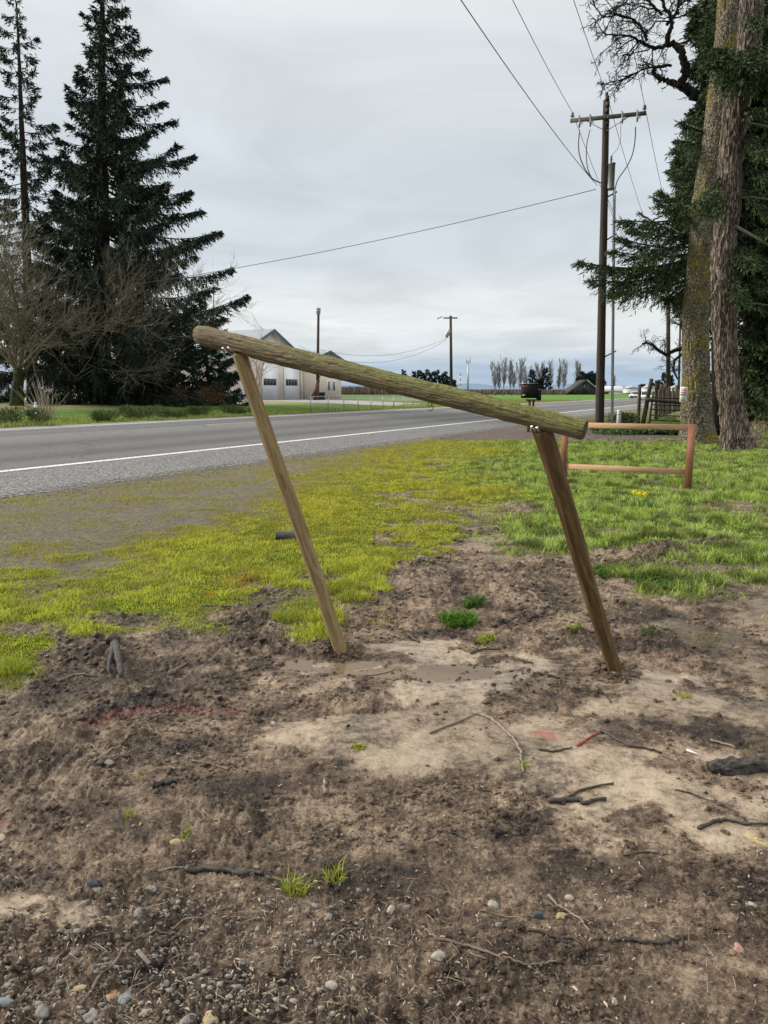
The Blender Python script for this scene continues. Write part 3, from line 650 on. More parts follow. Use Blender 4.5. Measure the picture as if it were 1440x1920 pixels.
# ================================================================ SMALL GROUND THINGS
def clods_and_litter():
    # crumbs of soil, as loose lumps on the mud
    n = 42000; e = .35; D = (1.5**e + RNG.random(n)*(8.5**e-1.5**e))**(1/e); X = D*RNG.uniform(-.68, .68, n)
    E = ground_eval(X, D); rough = sst(.42, .62, fbm(X*2.3, D*2.3, 3, 301)); k = RNG.random(n) < E['mud']*(1-E['sand']*.93)*(.15+.85*rough)
    X, D, h = X[k], D[k], E['h'][k]; nb_ = len(X)
    for q, m_ in ((GP(640, 1229), 420), (GP(1154, 1264), 420)):
        a_ = RNG.uniform(0, 6.28, m_); r_ = .035+.10*RNG.random(m_)**1.6; x_ = q[0]+r_*np.cos(a_); y_ = q[1]+r_*np.sin(a_); X = np.append(X, x_); D = np.append(D, y_); h = np.append(h, ground_eval(x_, y_)['h'])
    big_ = np.arange(len(X)) >= nb_; v0, f0 = ico(1); n = len(X); f0 = np.array(f0)
    s = (.0025+.011*RNG.random(n)**4)*(.6+D*.20); s = np.where(big_, .004+.012*RNG.random(n)**2, s)
    V = v0[None]*(1+.9*(RNG.random((n, len(v0), 1))-.5))*s[:, None, None]*np.stack([.7+.8*RNG.random(n), .7+.7*RNG.random(n), .6+.4*RNG.random(n)], 1)[:, None] + np.stack([X, D, h+s*.1], 1)[:, None]
    Fm = f0[None]+np.arange(n)[:, None, None]*len(v0)
    z = np.zeros(n*len(v0)); o = link_mesh('mud_crumbs', V.reshape(-1, 3), Fm.reshape(-1, 3), M['mud'], None, False, np.zeros(3), None, {'sand': z, 'turf': z, 'verge': z, 'dirt': z, 'wet': z, 'paint': z, 'humus': z})
    tag(o, 'loose crumbs of dark soil scattered over the mud', 'soil', kind='stuff')
    # grit and pebbles
    n = 34000; D = (1.35**e + RNG.random(n)*(13**e-1.35**e))**(1/e); X = D*RNG.uniform(-.7, .7, n); E = ground_eval(X, D)
    px, py = E['px'], E['py']
    dens = sst(1560, 1900, py)*(1-sst(350, 900, px))*.8 + .018*sst(1500, 1800, py) + .005*(py > 1300)
    k = RNG.random(n) < dens*E['mud']*(1-.8*E['sand']*(py < 1800)) + .14*E['vg']; X, D, h = X[k], D[k], E['h'][k]; n = len(X)
    s = (.0028+.0085*RNG.random(n)**3.2)*np.maximum(1, D/6)
    V = v0[None]*(1+.6*(RNG.random((n, len(v0), 1))-.5))*s[:, None, None]*np.stack([.8+.6*RNG.random(n), .7+.4*RNG.random(n), .45+.3*RNG.random(n)], 1)[:, None] + np.stack([X, D, h+s*.22], 1)[:, None]
    Fm = f0[None]+np.arange(n)[:, None, None]*len(v0)
    m, N, L, B = newmat('mixed_gravel'); g = N.new('ShaderNodeNewGeometry'); tc = N.new('ShaderNodeTexCoord')
    L.new(mixc(N, L, mapr(N, L, noise(N, L, tc.outputs['Object'], 160, 4), .3, .7, 0, .5), ramp(N, L, g.outputs['Random Per Island'], [(0, (.13, .12, .11)), (.4, (.22, .21, .19)), (.7, (.30, .27, .23)), (.9, (.10, .10, .095)), (1, (.40, .36, .30))]), (.14, .11, .08)), B.inputs['Base Color'])
    B.inputs['Roughness'].default_value = .9; B.inputs['Specular IOR Level'].default_value = .15; M['gravel'] = m
    o = link_mesh('loose_gravel', V.reshape(-1, 3), Fm.reshape(-1, 3), m, None, False, np.zeros(3)); tag(o, 'fine grey gravel mixed into the near mud', 'gravel', kind='stuff')
    # bark chips and straw
    n = 90000; D = (1.35**e + RNG.random(n)*(14**e-1.35**e))**(1/e); X = D*RNG.uniform(-.7, .7, n); E = ground_eval(X, D); px, py = E['px'], E['py']
    dens = sst(1600, 1850, py)*(1-sst(500, 1000, px)) + .22*sst(1500, 1700, py) + .10
    k = RNG.random(n) < dens*E['mud']*(1-.6*E['sand']) + .16*E['vg'] + .03*E['g']; X, D, h = X[k], D[k], E['h'][k]; n = len(X)
    Ln = .004+.020*RNG.random(n)**2; Wd = .0012+.004*RNG.random(n)**2
    straw = RNG.random(n) < .16; Ln = np.where(straw, .02+.06*RNG.random(n), Ln); Wd = np.where(straw, .0011, Wd)
    a = RNG.uniform(0, 6.28, n); dv = np.stack([np.cos(a), np.sin(a), RNG.uniform(-.25, .35, n)], 1)*Ln[:, None]/2; wv = np.stack([-np.sin(a), np.cos(a), RNG.uniform(-.8, .8, n)], 1)*Wd[:, None]/2
    c = np.stack([X, D, h+.004+Wd*.3], 1); up = np.array([0, 0, .0012])
    V = np.stack([c-dv-wv, c-dv+wv, c+dv*.2+wv*1.2+up*3, c+dv*.2-wv*1.2+up*3, c+dv], 1).reshape(-1, 3); i = np.arange(n)*5
    f = np.concatenate([np.stack([i, i+1, i+2], 1), np.stack([i, i+2, i+3], 1), np.stack([i+3, i+2, i+4], 1)])
    m, N, L, B = newmat('bark_chips'); g = N.new('ShaderNodeNewGeometry')
    L.new(ramp(N, L, g.outputs['Random Per Island'], [(0, (.035, .025, .018)), (.35, (.11, .08, .055)), (.7, (.22, .17, .125)), (1, (.38, .31, .23))]), B.inputs['Base Color']); B.inputs['Roughness'].default_value = .8
    o = link_mesh('bark_litter', V, f, m, None, False, np.zeros(3)); tag(o, 'bark chips and bits of straw strewn over mud', 'litter', kind='stuff')
RNG = np.random.default_rng(101); random.seed(101)
clods_and_litter()
def shoulder_gravel():
    n = 60000; s = -20+RNG.random(n)**1.0*75; p = 9.3+RNG.random(n)*1.6; x, y = from_ps(p, s); k = (y > 7) & (abs(x) < .75*y); x, y, p = x[k], y[k], p[k]; n = len(x)
    z = np.where(p < 10.3, ground_eval(x, y)['h'], .015); z = np.maximum(z, -.01)
    v0, f0 = ico(1); f0 = np.array(f0); sz = .008+.018*RNG.random(n)**2
    keep = (RNG.random(n) < np.exp(-((p-10.1)/.45)**2)); x, y, z, sz = x[keep], y[keep], z[keep], sz[keep]; n = len(x)
    V = v0[None]*(1+.4*(RNG.random((n, len(v0), 1))-.5))*sz[:, None, None]*np.array([1, 1, .6])+np.stack([x, y, z+.003], 1)[:, None]
    o = link_mesh('shoulder_gravel', V.reshape(-1, 3), (f0[None]+np.arange(n)[:, None, None]*len(v0)).reshape(-1, 3), M['gravel'], None, True, np.zeros(3)); tag(o, 'loose chippings along the edge of the road', 'gravel', kind='stuff')
RNG = np.random.default_rng(102); random.seed(102)
shoulder_gravel()

def stone_mat(name, a, b): return surf(name, a, b, 60, .9, .0025, detail=4, spec=.12)
SM = {'grey': stone_mat('grey_stone', (.12, .115, .105), (.27, .26, .24)), 'pale': stone_mat('pale_stone', (.21, .19, .155), (.38, .35, .29)), 'dark': stone_mat('dark_stone', (.04, .045, .05), (.09, .10, .105)),
      'orange': stone_mat('orange_stone', (.26, .13, .06), (.42, .24, .13)), 'tan': stone_mat('tan_stone', (.25, .19, .11), (.38, .31, .19)), 'pink': stone_mat('pink_stone', (.26, .14, .12), (.42, .26, .23)), 'brown': stone_mat('brown_stone', (.085, .065, .05), (.17, .135, .10)),
      'blue': stone_mat('blue_grey_stone', (.12, .135, .135), (.22, .235, .23))}
STONES = [(778, 1690, 15, 'orange', 'round orange pebble in the middle foreground mud'), (212, 1861, 27, 'orange', 'oval orange brown pebble in the bottom left gravel'),
    (150, 1856, 20, 'tan', 'yellowish tan pebble left of the oval orange brown one'), (235, 1873, 24, 'blue', 'speckled blue grey stone right of the oval orange brown pebble'),
    (80, 1896, 26, 'grey', 'grey stone in the gravel at the bottom left'), (172, 1906, 26, 'grey', 'flat grey stone on the bottom edge below the tan pebble'),
    (10, 1877, 26, 'blue', 'blue grey stone at the left edge near the bottom'), (6, 1571, 22, 'pale', 'pale stone at the left edge beside red paint'),
    (180, 1645, 20, 'grey', 'light grey stone above a darker one at left'), (176, 1668, 22, 'dark', 'dark greenish stone just below a light grey stone'),
    (158, 1691, 17, 'grey', 'small grey stone lower left of the dark greenish one'), (285, 1669, 20, 'grey', 'rounded grey stone below the dark flat stick'),
    (260, 1712, 20, 'grey', 'smooth grey stone resting on dark soil above the gravel'), (275, 1686, 15, 'dark', 'small dark stone under the rounded grey stone'),
    (330, 1581, 20, 'tan', 'ochre stone half buried in the left mud'), (924, 1699, 22, 'pale', 'angular white stone in the centre right foreground'),
    (1068, 1687, 15, 'pale', 'small white round pebble right of the angular white stone'), (1007, 1718, 20, 'dark', 'shiny dark blue pebble between thin roots'),
    (1052, 1718, 18, 'tan', 'tan grey pebble right of the shiny dark blue one'), (822, 1797, 23, 'pale', 'lumpy off white stone below the long foreground root'),
    (1384, 1778, 22, 'pink', 'pink stone near the right edge'), (763, 1702, 16, 'grey', 'grey pebble touching the round orange pebble'),
    (733, 1706, 20, 'pale', 'flat pale stone left of the orange pebble'), (617, 1722, 15, 'grey', 'speckled grey pebble below the twin grass tufts'),
    (395, 1909, 32, 'tan', 'large cream stone on the bottom edge'), (352, 1915, 27, 'grey', 'cream grey stone left of the large cream stone at the bottom'),
    (308, 1849, 20, 'grey', 'mottled grey stone in bark litter'), (748, 1113, 30, 'brown', 'dark brown lump of rock right of the lime grass patch'),
    (789, 1051, 22, 'grey', 'pale flat stone at the top edge of the mud'), (205, 1436, 18, 'grey', 'pinkish grey stone beside a thin pale stick'),
    (513, 1358, 14, 'pale', 'small light pebble on smooth mud at centre left'), (1408, 1698, 14, 'pale', 'small white stone in dark soil at right'),
    (75, 1498-68, 13, 'pale', 'small light stone on mud at far left'), (865+720-650, 1734, 14, 'grey', 'grey flat pebble below the angular white stone'),
    (591, 1734-34, 14, 'grey', 'worn grey pebble above the speckled grey one'), (430, 1870, 14, 'pale', 'pale chip of stone in bark litter at bottom centre left'), (622, 1853, 22, 'pale', 'pale wedge stone in bark litter'),
    (1152, 1879, 15, 'pale', 'small cream stone near the bottom right')]
def build_stones():
    for i, (px, py, w, mt, lab) in enumerate(STONES):
        c = GP(px, py); s = w/F*np.linalg.norm(c-np.array([0, 0, CZ])); mb = MB(); s *= .92; mb.rock(c+np.array([0, 0, s*.04]), (s*1.1, s*random.uniform(.62, .9), s*random.uniform(.4, .6)), i+5, 3, .24 if mt != 'brown' else .35)
        tag(mb.build('stone', SM[mt], None, True), lab, 'stone')
RNG = np.random.default_rng(103); random.seed(103)
build_stones()
def stick(px_pts, w, mat, label, name='stick', sub=5, jit=.25, lift=.006, taper=.45):
    pts = [GP(a, b) for a, b in px_pts]; out = []
    for a, b in zip(pts[:-1], pts[1:]):
        for t in np.linspace(0, 1, sub, endpoint=False): out.append(a*(1-t)+b*t)
    out.append(pts[-1]); out = np.array(out); h = ground_eval(out[:, 0], out[:, 1])['h']; hs = np.convolve(np.pad(h, 2, 'edge'), np.ones(5)/5, 'valid')
    r = w*.84/2/F*np.linalg.norm(out.mean(0)-np.array([0, 0, CZ]))
    out[:, 2] = np.maximum(hs, h-.6*r)+r*.55+lift*.35; out[:, :2] += RNG.normal(0, r*jit*1.6, (len(out), 2))
    rad = r*np.linspace(1.1, 1.1-taper*1.1, len(out))*RNG.uniform(.82, 1.18, len(out)); mb = MB(); mb.tube(out, rad, 7); return mb, rad, mat, name, label
def put(s): mb, rad, mat, name, label = s; return tag(mb.build(name, M[mat], None, True), label, 'stick')
def join(a, b): a[0].add(b[0].v[0], b[0].f, b[0].uv[0]); return a
def build_sticks():
    S = stick
    put(S([(885, 1337), (920, 1348), (942, 1368), (960, 1384), (977, 1410), (978, 1430), (981, 1452)], 7, 'stick_pale', 'long bent grey branch lying on silt right of centre', 'branch'))
    put(S([(805, 1376), (860, 1355), (895, 1338)], 4, 'stick_mid', 'thin twig joining the upper end of the bent grey branch'))
    put(S([(1082, 1400), (1105, 1385), (1127, 1372)], 5, 'red_twig', 'bright red painted half of a twig in mud'))
    put(S([(1127, 1373), (1150, 1386), (1180, 1400), (1215, 1406), (1242, 1414)], 6, 'stick_dark', 'dark twig continuing from the red painted twig'))
    put(S([(1010, 1407), (1035, 1411), (1072, 1405)], 5, 'stick_dark', 'short dark twig left of the red painted twig'))
    put(join(S([(1025, 1505), (1070, 1503), (1100, 1506), (1132, 1501)], 11, 'stick_dark', 'thick dark forked stick on silt below the red twig', 'forked_stick'), S([(1055, 1510), (1065, 1497), (1090, 1482), (1148, 1470)], 6, 'stick_dark', '')))
    put(S([(1312, 1556), (1340, 1542), (1365, 1539), (1400, 1546), (1442, 1546)], 7, 'stick_dark', 'dark curved stick entering from the right edge on tan silt'))
    put(S([(1265, 1482), (1300, 1490), (1345, 1508), (1385, 1526)], 3, 'stick_dark', 'thin dark twig on tan silt above the curved stick'))
    put(S([(1000, 1265), (1025, 1267), (1050, 1274)], 7, 'stick_dark', 'short dark stick left of the reddish post base'))
    put(S([(884, 1226), (905, 1218), (936, 1217)], 4, 'stick_dark', 'thin dark twig on pale silt between the posts'))
    put(S([(1120, 1290), (1134, 1304), (1147, 1318)], 4, 'stick_dark', 'small diagonal twig just below the reddish post'))
    put(S([(764, 1189), (775, 1198), (787, 1206)], 8, 'stick_dark', 'stubby dark stick right of the pale post foot'))
    put(S([(975, 1268-30), (992, 1243), (1000, 1245)], 5, 'stick_dark', 'tiny dark stick above the short dark stick'))
    put(S([(995, 1108), (1010, 1125), (1022, 1143)], 7, 'stick_mid', 'brown stick in mud left of the reddish post at mid height'))
    put(S([(110, 1273), (140, 1270), (182, 1261)], 6, 'stick_mid', 'brown twig lying left of the charred stump'))
    put(S([(318, 1268), (330, 1258), (352, 1245)], 10, 'stick_mid', 'thick brown stub right of the charred stump'))
    put(S([(168, 1425), (200, 1412), (226, 1399)], 6, 'stick_pale', 'pale straight stick on the left mud'))
    put(S([(226, 1400), (240, 1388), (258, 1380)], 5, 'stick_dark', 'dark twig beyond the pale straight stick'))
    put(S([(215, 1432), (235, 1418), (258, 1408)], 4, 'stick_mid', 'thin brown twig below the pale straight stick'))
    put(S([(140, 1402), (170, 1400), (190, 1413)], 4, 'stick_mid', 'curved thin twig left of the pale straight stick'))
    put(S([(285, 1478), (310, 1470), (337, 1467)], 14, 'stick_dark', 'short dark buried log piece at left'))
    put(S([(360, 1427), (395, 1434), (420, 1443)], 4, 'stick_mid', 'thin twig on smooth mud at centre left'))
    put(S([(380, 1527), (405, 1532), (428, 1537)], 3, 'stick_pale', 'thin pale straw stick at centre left'))
    put(S([(610, 1490), (609, 1480), (608, 1466)], 9, 'stick_pale', 'short pale stub pointing away in mid mud'))
    put(S([(345, 1631), (390, 1631), (440, 1636), (495, 1642)], 14, 'stick_dark', 'dark flat stick with pale split edge in left foreground'))
    put(S([(295, 1637), (320, 1631), (350, 1630)], 4, 'stick_pale', 'thin pale root at the left end of the dark flat stick'))
    put(S([(153, 1892), (185, 1850), (208, 1815), (228, 1783), (262, 1757), (290, 1750), (318, 1750)], 6, 'stick_mid', 'long thin root curving over the bottom left gravel', 'root'))
    put(S([(323, 1748), (345, 1728), (378, 1724), (418, 1708), (445, 1698), (482, 1686)], 4, 'stick_mid', 'thin curved root above the pale wood chip', 'root'))
    put(S([(290, 1775), (312, 1772), (332, 1758)], 11, 'stick_dark', 'dark broken root piece beside smooth mud'))
    put(S([(797, 1747), (822, 1760), (850, 1770), (880, 1780), (912, 1785), (945, 1800), (980, 1812), (1015, 1810), (1046, 1802)], 6, 'stick_mid', 'long thin root across the centre foreground mud', 'root'))
    put(S([(990, 1744), (1015, 1750), (1045, 1760), (1075, 1762), (1100, 1775)], 6, 'stick_dark', 'dark wavy root below the shiny blue pebble', 'root'))
    put(S([(1030, 1680), (1045, 1700), (1070, 1714), (1090, 1730), (1103, 1748)], 5, 'stick_pale', 'thin pale root right of the shiny blue pebble', 'root'))
    put(S([(1155, 1765), (1200, 1769), (1240, 1772), (1288, 1758)], 8, 'stick_dark', 'dark stick in the lower right foreground'))
    put(S([(900, 1712), (925, 1716), (960, 1724)], 4, 'stick_mid', 'orange brown twig under the angular white stone'))
    put(S([(840, 1740+20), (870, 1782+4), (925, 1803)], 3, 'stick_pale', 'very thin straw beside the long foreground root'))
    put(S([(840, 1562), (858, 1567), (875, 1576)], 5, 'stick_dark', 'short dark twig in the middle of the mud'))
    put(S([(1330, 1780-640+250), (1355, 1396), (1380, 1402)], 5, 'stick_pale', 'short pale twig near the right edge'))
    put(S([(380, 1137), (410, 1138), (435, 1142)], 5, 'stick_dark', 'thin dark twig at the edge of lime grass'))
    put(S([(1170, 1605), (1210, 1600), (1250, 1603)], 4, 'stick_dark', 'fine dark twig at the lower edge of tan silt'))
    put(S([(765, 1496), (790, 1488), (805, 1494)], 4, 'stick_dark', 'small arched dark twig in middle mud'))
    put(S([(905, 1480), (925, 1486), (940, 1488)], 4, 'stick_dark', 'tiny dark twig left of the thick forked stick'))
    # charred log at the right edge
    a, b = GP(1330, 1446), GP(1475, 1438); n = 90; t = np.linspace(0, 1, n)[:, None]; pts = a*(1-t)+b*t; pts[:, 2] += .012
    mb = MB(); mb.tube(pts, .040*(.55+.45*np.sin(np.linspace(.3, 2.2, n))), 60, disp=lambda u, v, r: .030*(fbm(u*9, v*22, 4, 402)-.5)+.012*(vn(u*26, v*30, 44, 26)-.5))
    tag(mb.build('charred_log', M['charred'], None, True), 'thick burnt black log lying at the right edge', 'log')
    # charred forked root by the grass edge
    a = GP(216, 1222); st = MB(); top = a+np.array([0, 0, .035])
    for ex, ey, r in ((203, 1262, .016), (229, 1284, .020)):
        e = GP(ex, ey); n = 14; t = np.linspace(0, 1, n)[:, None]; q = top*(1-t)+e*t; q[:, 2] += .03*np.sin(t[:, 0]*3.1); st.tube(q, np.linspace(r*1.2, r*.7, n), 10, disp=lambda u, v, rr: .012*(fbm(u*8, v*40, 2, 77)-.5))
    tag(st.build('charred_root', M['charred'], None, True), 'black charred forked root poking from the grass edge', 'root')
    c = GP(212, 1209); mb = MB(); mb.rock(c+np.array([0, 0, .02]), (.07, .06, .07), 91, 3, .5); tag(mb.build('dark_clod', SM['brown'], None, True), 'dark clod of soil just behind the charred root', 'clod')
    c = GP(690, 1655); mb = MB(); q = [c+np.array([-.018, 0, .012]), c+np.array([.0, .004, .03]), c+np.array([.022, 0, .004]), c+np.array([.004, -.01, .0])]
    mb.prism(q, (0, -.002, .0025)); tag(mb.build('dead_leaf', M['charred'], None), 'dark curled dead leaf right of the twin grass tufts', 'leaf')
    a, b = GP(258, 1786), GP(280, 1812); mb = MB(); mb.beam(a+[0, 0, .012], b+[0, 0, .010], .012, .004, bev=.001); tag(mb.build('wood_chip', M['stick_pale'], None), 'pale elongated wood chip in the bark litter', 'wood chip')
    a, b = GP(1287, 1410), GP(1307, 1417); mb = MB(); mb.beam(a+[0, 0, .012], b+[0, 0, .010], .014, .002, bev=.0005); tag(mb.build('plastic_scrap', M['white_paint'], None), 'small white plastic scrap on mud right of the dark twig', 'litter')
    # conifer frond
    c = GP(1395, 1572); d = GP(1430, 1592)-c; mb = MB()
    for k in range(16):
        t = k/15; p0 = c+d*t+[0, 0, .012]; ang = random.uniform(-.9, .9); ln = .05*(1-.4*t); e = p0+np.array([math.cos(ang-.6)*ln, math.sin(ang-.6)*ln, .006]); mb.tube([p0, (p0+e)/2+[0, 0, .005], e], [.0016, .0014, .0006], 4)
    tag(mb.build('dried_frond', surf('dried_frond', (.45, .36, .12), (.58, .48, .2), 30, .7, 0), None), 'dry yellow conifer frond at the right edge on silt', 'frond')
RNG = np.random.default_rng(104); random.seed(104)
build_sticks()
def puddle():
    m, N, L, B = newmat('muddy_water'); B.inputs['Base Color'].default_value = (.15, .105, .065, 1); B.inputs['Roughness'].default_value = .06; B.inputs['IOR'].default_value = 1.33
    tc = N.new('ShaderNodeTexCoord'); bump(N, L, B, noise(N, L, tc.outputs['Object'], 30, 3), .12, .002)
    for cx, cy, rx, ry, dz in ((625, 1250, 118, 20, .0), (775, 1264, 158, 23, .0)):
        c = GP(cx, cy); pts = [G(cx+rx*math.cos(a), cy+ry*math.sin(a), c[2]+dz) for a in np.linspace(0, 6.28, 48, endpoint=False)]
        x = np.array([q[0] for q in pts]); y = np.array([q[1] for q in pts]); lv = np.percentile(ground_eval(x, y)['h'], 28)-.001
        v = np.array([G(cx+rx*math.cos(a), cy+ry*math.sin(a), lv) for a in np.linspace(0, 6.28, 48, endpoint=False)])
        tag(link_mesh('puddle_water', v, [tuple(range(48))[::-1]], m, None, False, np.zeros(3)), kind='structure')
RNG = np.random.default_rng(105); random.seed(105)
puddle()
# ================================================================ LEANING LOG FRAME
def lin(a, b, n): t = np.linspace(0, 1, n)[:, None]; return a*(1-t)+b*t
def build_leaning_frame():
    lb = GP(640, 1229); rb = GP(1154, 1264); root = thing('leaning_log_frame', 'mossy log crossbar on two leaning round posts set in mud', 'log frame', lb)
    A = P(372, 627, 4.55); Bq = P(1097, 807, 3.45); n = 340; pts = lin(A, Bq, n); Lg = np.linalg.norm(Bq-A)
    rad = np.linspace(.0605, .0460, n)
    edge = np.minimum(np.arange(n), 8)/8.0; rad[:9] *= .80+.20*np.sqrt(edge[:9]); rad[-3:] *= [.995, .985, .955]
    def disp(u, v, r):
        t = v/Lg
        rid = (vn(u*46, v*6, 501, 46)-.5)*.0036 + (vn(u*90, v*22, 502, 90)-.5)*.0030 + (vn(u*150, v*60, 508, 150)-.5)*.0018 + (fbm(u*5, v*4, 3, 503)-.5)*.007*np.sin(u*math.pi)
        rot = -.0045*sst(.58, .70, fbm(v*13+3, u*18, 4, 504))*(1-.3*t)
        def crack(u0, a, b, w, d):
            c = u0+.018*np.sin(v*9)+.014*(vn(v*22, v*0, 505)-.5)
            return -d*np.exp(-((u-c)/w)**2)*sst(a, a+.05, v)*(1-sst(b-.05, b+.001, v))
        return rid + rot + crack(.335, Lg-.62, Lg+1, .006, .016) + crack(.40, .35, .9, .005, .006) + crack(.30, 1.0, 1.5, .005, .006) + crack(.44, 1.3, 1.8, .004, .004)
    mb = MB(); mb.tube(pts, rad, 160, cap=False, disp=disp); t = np.repeat(np.linspace(0, 1, n), 160)
    o = mb.build('crossbar', M['log'], root, True, cols={'moss': -.9*(1-sst(.02, .25, t)) + .9*sst(.15, .95, t)}); o['label'] = 'round crossbar log with green moss and long cracks'
    ax = (Bq-A)/Lg
    def endcap(c, r, nrm, mat, nm, dome):
        u = np.cross(nrm, [0, 0, 1.0]); u /= np.linalg.norm(u); w = np.cross(nrm, u); k = 40; v = [c+nrm*dome]; f = []
        for q in (1, 2, 3):
            rr = r*q/3
            for j in range(k):
                a = 2*math.pi*j/k; v.append(c+(u*math.cos(a)+w*math.sin(a))*rr+nrm*(dome*(1-(q/3)**2)+.002*(random.random()-.5)*(q < 3)))
        f = [(0, 1+j, 1+(j+1) % k) for j in range(k)]
        for q in (0, 1): f += [(1+q*k+j, 1+(q+1)*k+j, 1+(q+1)*k+(j+1) % k, 1+q*k+(j+1) % k) for j in range(k)]
        m = MB(); m.add(np.array(v), f); m.build(nm, mat, root, True)
    endcap(A-ax*-.001, .0497, -ax, M['log_pale'], 'cut_end', .004); endcap(Bq-ax*.0015, .0452, ax, M['log_end'], 'cut_end', .002)
    def post(base, top, r0, r1, mat, seed):
        d = (base-top); base2 = base+d*.09; q = lin(base2, top, 200); L = np.linalg.norm(top-base2); m = MB()
        q[:, 0] += .004*np.sin(np.linspace(0, 7, 200)+seed)
        m.tube(q, np.linspace(r0, r1, 200), 64, disp=lambda u, v, r: (vn(u*24, v*3, seed, 24)-.5)*.0028 + (vn(u*50, v*9, seed+1, 50)-.5)*.0014 - .004*np.exp(-((u-.45-.03*np.sin(v*4))/.006)**2)*sst(.3, .5, v)*(1-sst(1.1, 1.4, v)) + .004*(fbm(u*3, v*3, 2, seed+2)-.5)*np.sin(u*math.pi))
        m.build('post', mat, root, True)
    lt = P(450, 664, 4.41); rt = P(1016, 806, 3.57)
    post(lb, lt, .0410, .0425, M['post'], 520); post(rb, rt, .0400, .0480, M['post2'], 530)
    for c, D in (((418, 653), 4.33), ((428, 652), 4.33), ((997, 800), 3.49), ((1007, 802), 3.48)):
        h = P(*c, D); m = MB(); e = h+np.array([.035, .07, -.035]); m.tube([h, e], [.0018, .0018], 8); d = (h-e)/np.linalg.norm(h-e); m.tube([h, h+d*.003], [.0062, .0054], 14); m.build('bolt', M['bolt'], root, True)
    for (hx, hy, D) in ((806, 755, 3.82), (597, 701, 4.14)):
        c = P(hx, hy, D); m = MB(); pts = [c+[0, 0, .03], c+[0, 0, .005]]+[c+np.array([.010*math.sin(a), 0, -.008+.012*math.cos(a)]) for a in np.linspace(0, 5.2, 14)]
        m.tube(pts, .0020, 7); m.build('screw_hook', M['rust'], root, True)
    c = P(808, 760, 3.82); m = MB(); m.tube([c+np.array([.012*math.sin(a)*(1 if a < 3.2 else 1.0), 0, -.004-.009*a*.55+.006*math.cos(a)]) for a in np.linspace(0, 5.6, 16)], .0019, 7)
    tag(m.build('s_hook', M['rust'], None, True), 'small rusty s hook hanging under the middle of the log', 'hook')
    c = P(597.5, 706, 4.14); m = MB()
    for i in range(3):
        z = -.010*i; m.tube([c+np.array([(.0055 if i % 2 == 0 else .002)*math.cos(a), (.002 if i % 2 == 0 else .0055)*math.sin(a), z-.006+.008*math.sin(a)]) for a in np.linspace(0, 6.28, 12)], .0013, 6)
    tag(m.build('chain', M['rust'], None, True), 'short rusty chain dangling from the log before the siren pole', 'chain')
RNG = np.random.default_rng(201); random.seed(201)
build_leaning_frame()

def build_sign_frame():
    rb = G(1289, 920); rt = P(1298, 795, 12.15); lb = P(1056, 902, 13.5); lt = P(1060, 789, 13.5)
    rb[2] = -.05; lb[2] = -.05
    root = thing('timber_sign_frame', 'empty red brown timber frame with two pale rails on grass', 'sign frame', (rb+lb)/2)
    dr = (rb-lb)*np.array([1, 1, 0]); dr /= np.linalg.norm(dr)
    for a, b in ((lb, lt), (rb, rt)): m = MB(); m.beam(a, b, .098, .092, up=tuple(np.array([-dr[1], dr[0], 0])), bev=.005); m.build('post', M['redwood'], root)
    for (a, b) in ((P(1062, 796.5, 13.47), P(1291, 801.5, 12.16)), (P(1061, 874, 13.47), P(1287, 885, 12.16))):
        m = MB(); d = b-a; d /= np.linalg.norm(d); m.beam(a, b-d*.005, .042, .092, bev=.003); m.build('rail', M['cedar'], root)
RNG = np.random.default_rng(202); random.seed(202)
build_sign_frame()
def build_daffodils():
    c = GP(1207, 957); root = thing('daffodil_clump', 'clump of three yellow daffodils in green grass', 'flowers', c); n = 34
    x = c[0]+RNG.normal(0, .05, n)+.05; y = c[1]+RNG.normal(0, .05, n); blades('leaves', x, y, ground_eval(x, y)['h'], .24*(.5+.6*RNG.random(n)), np.full(n, .014), .15+.4*RNG.random(n), np.array([[.10, .19, .07]])*(.7+.6*RNG.random((n, 1))), M['grass'], parent=root)
    ym = surf('daffodil_yellow', (.78, .70, .03), (.88, .80, .06), 20, .5, 0); om = surf('daffodil_trumpet', (.80, .58, .02), (.88, .66, .03), 20, .5, 0); sm = surf('daffodil_stem', (.10, .2, .04), (.14, .26, .06), 20, .5, 0)
    for px, py, s in ((1190, 923, 1), (1199, 926, .9), (1209, 927, 1.05)):
        h = P(px, py, c[1]); f = MB(); d = np.array([random.uniform(-.3, .3), -1, .1]); d /= np.linalg.norm(d); u = np.cross(d, [0, 0, 1]); u /= np.linalg.norm(u); w = np.cross(u, d)
        for k in range(6):
            a = k*math.pi/3; r = (u*math.cos(a)+w*math.sin(a)); q = np.cross(d, r); f.add([h, h+r*.022*s+q*.013*s, h+r*.046*s-d*.006, h+r*.022*s-q*.013*s], [(0, 1, 2, 3)])
        fo = f.build('flower', ym, root); t = MB(); t.tube([h, h+d*.012, h+d*.026*s], [.008, .010, .015], 10, cap=False)
        fo2 = MB(); fo2 = t.build('trumpet', om, root); fo2.parent = fo
        st = MB(); st.tube([h-d*.004, h-d*.02+[0, 0, -.03], np.array([h[0]+.02, h[1]+.02, c[2]])], .0032, 6); st.build('stem', sm, root)
RNG = np.random.default_rng(203); random.seed(203)
build_daffodils()
def build_pipe():
    c = GP(552, 1009); e = c+np.array([-.20, -.04, .045]); q = lin(c+[0.05, 0, .03], e, 60); m = MB()
    m.tube(q, .048+.008*np.sign(np.sin(np.linspace(0, 44, 60))), 24, cap=False); m.tube(q[::-1], .044, 24)
    tag(m.build('drain_pipe', surf('scuffed_pipe', (.05, .05, .05), (.13, .13, .125), 40, .7, .001), None, True), 'black corrugated drain pipe end poking out of grass', 'pipe')
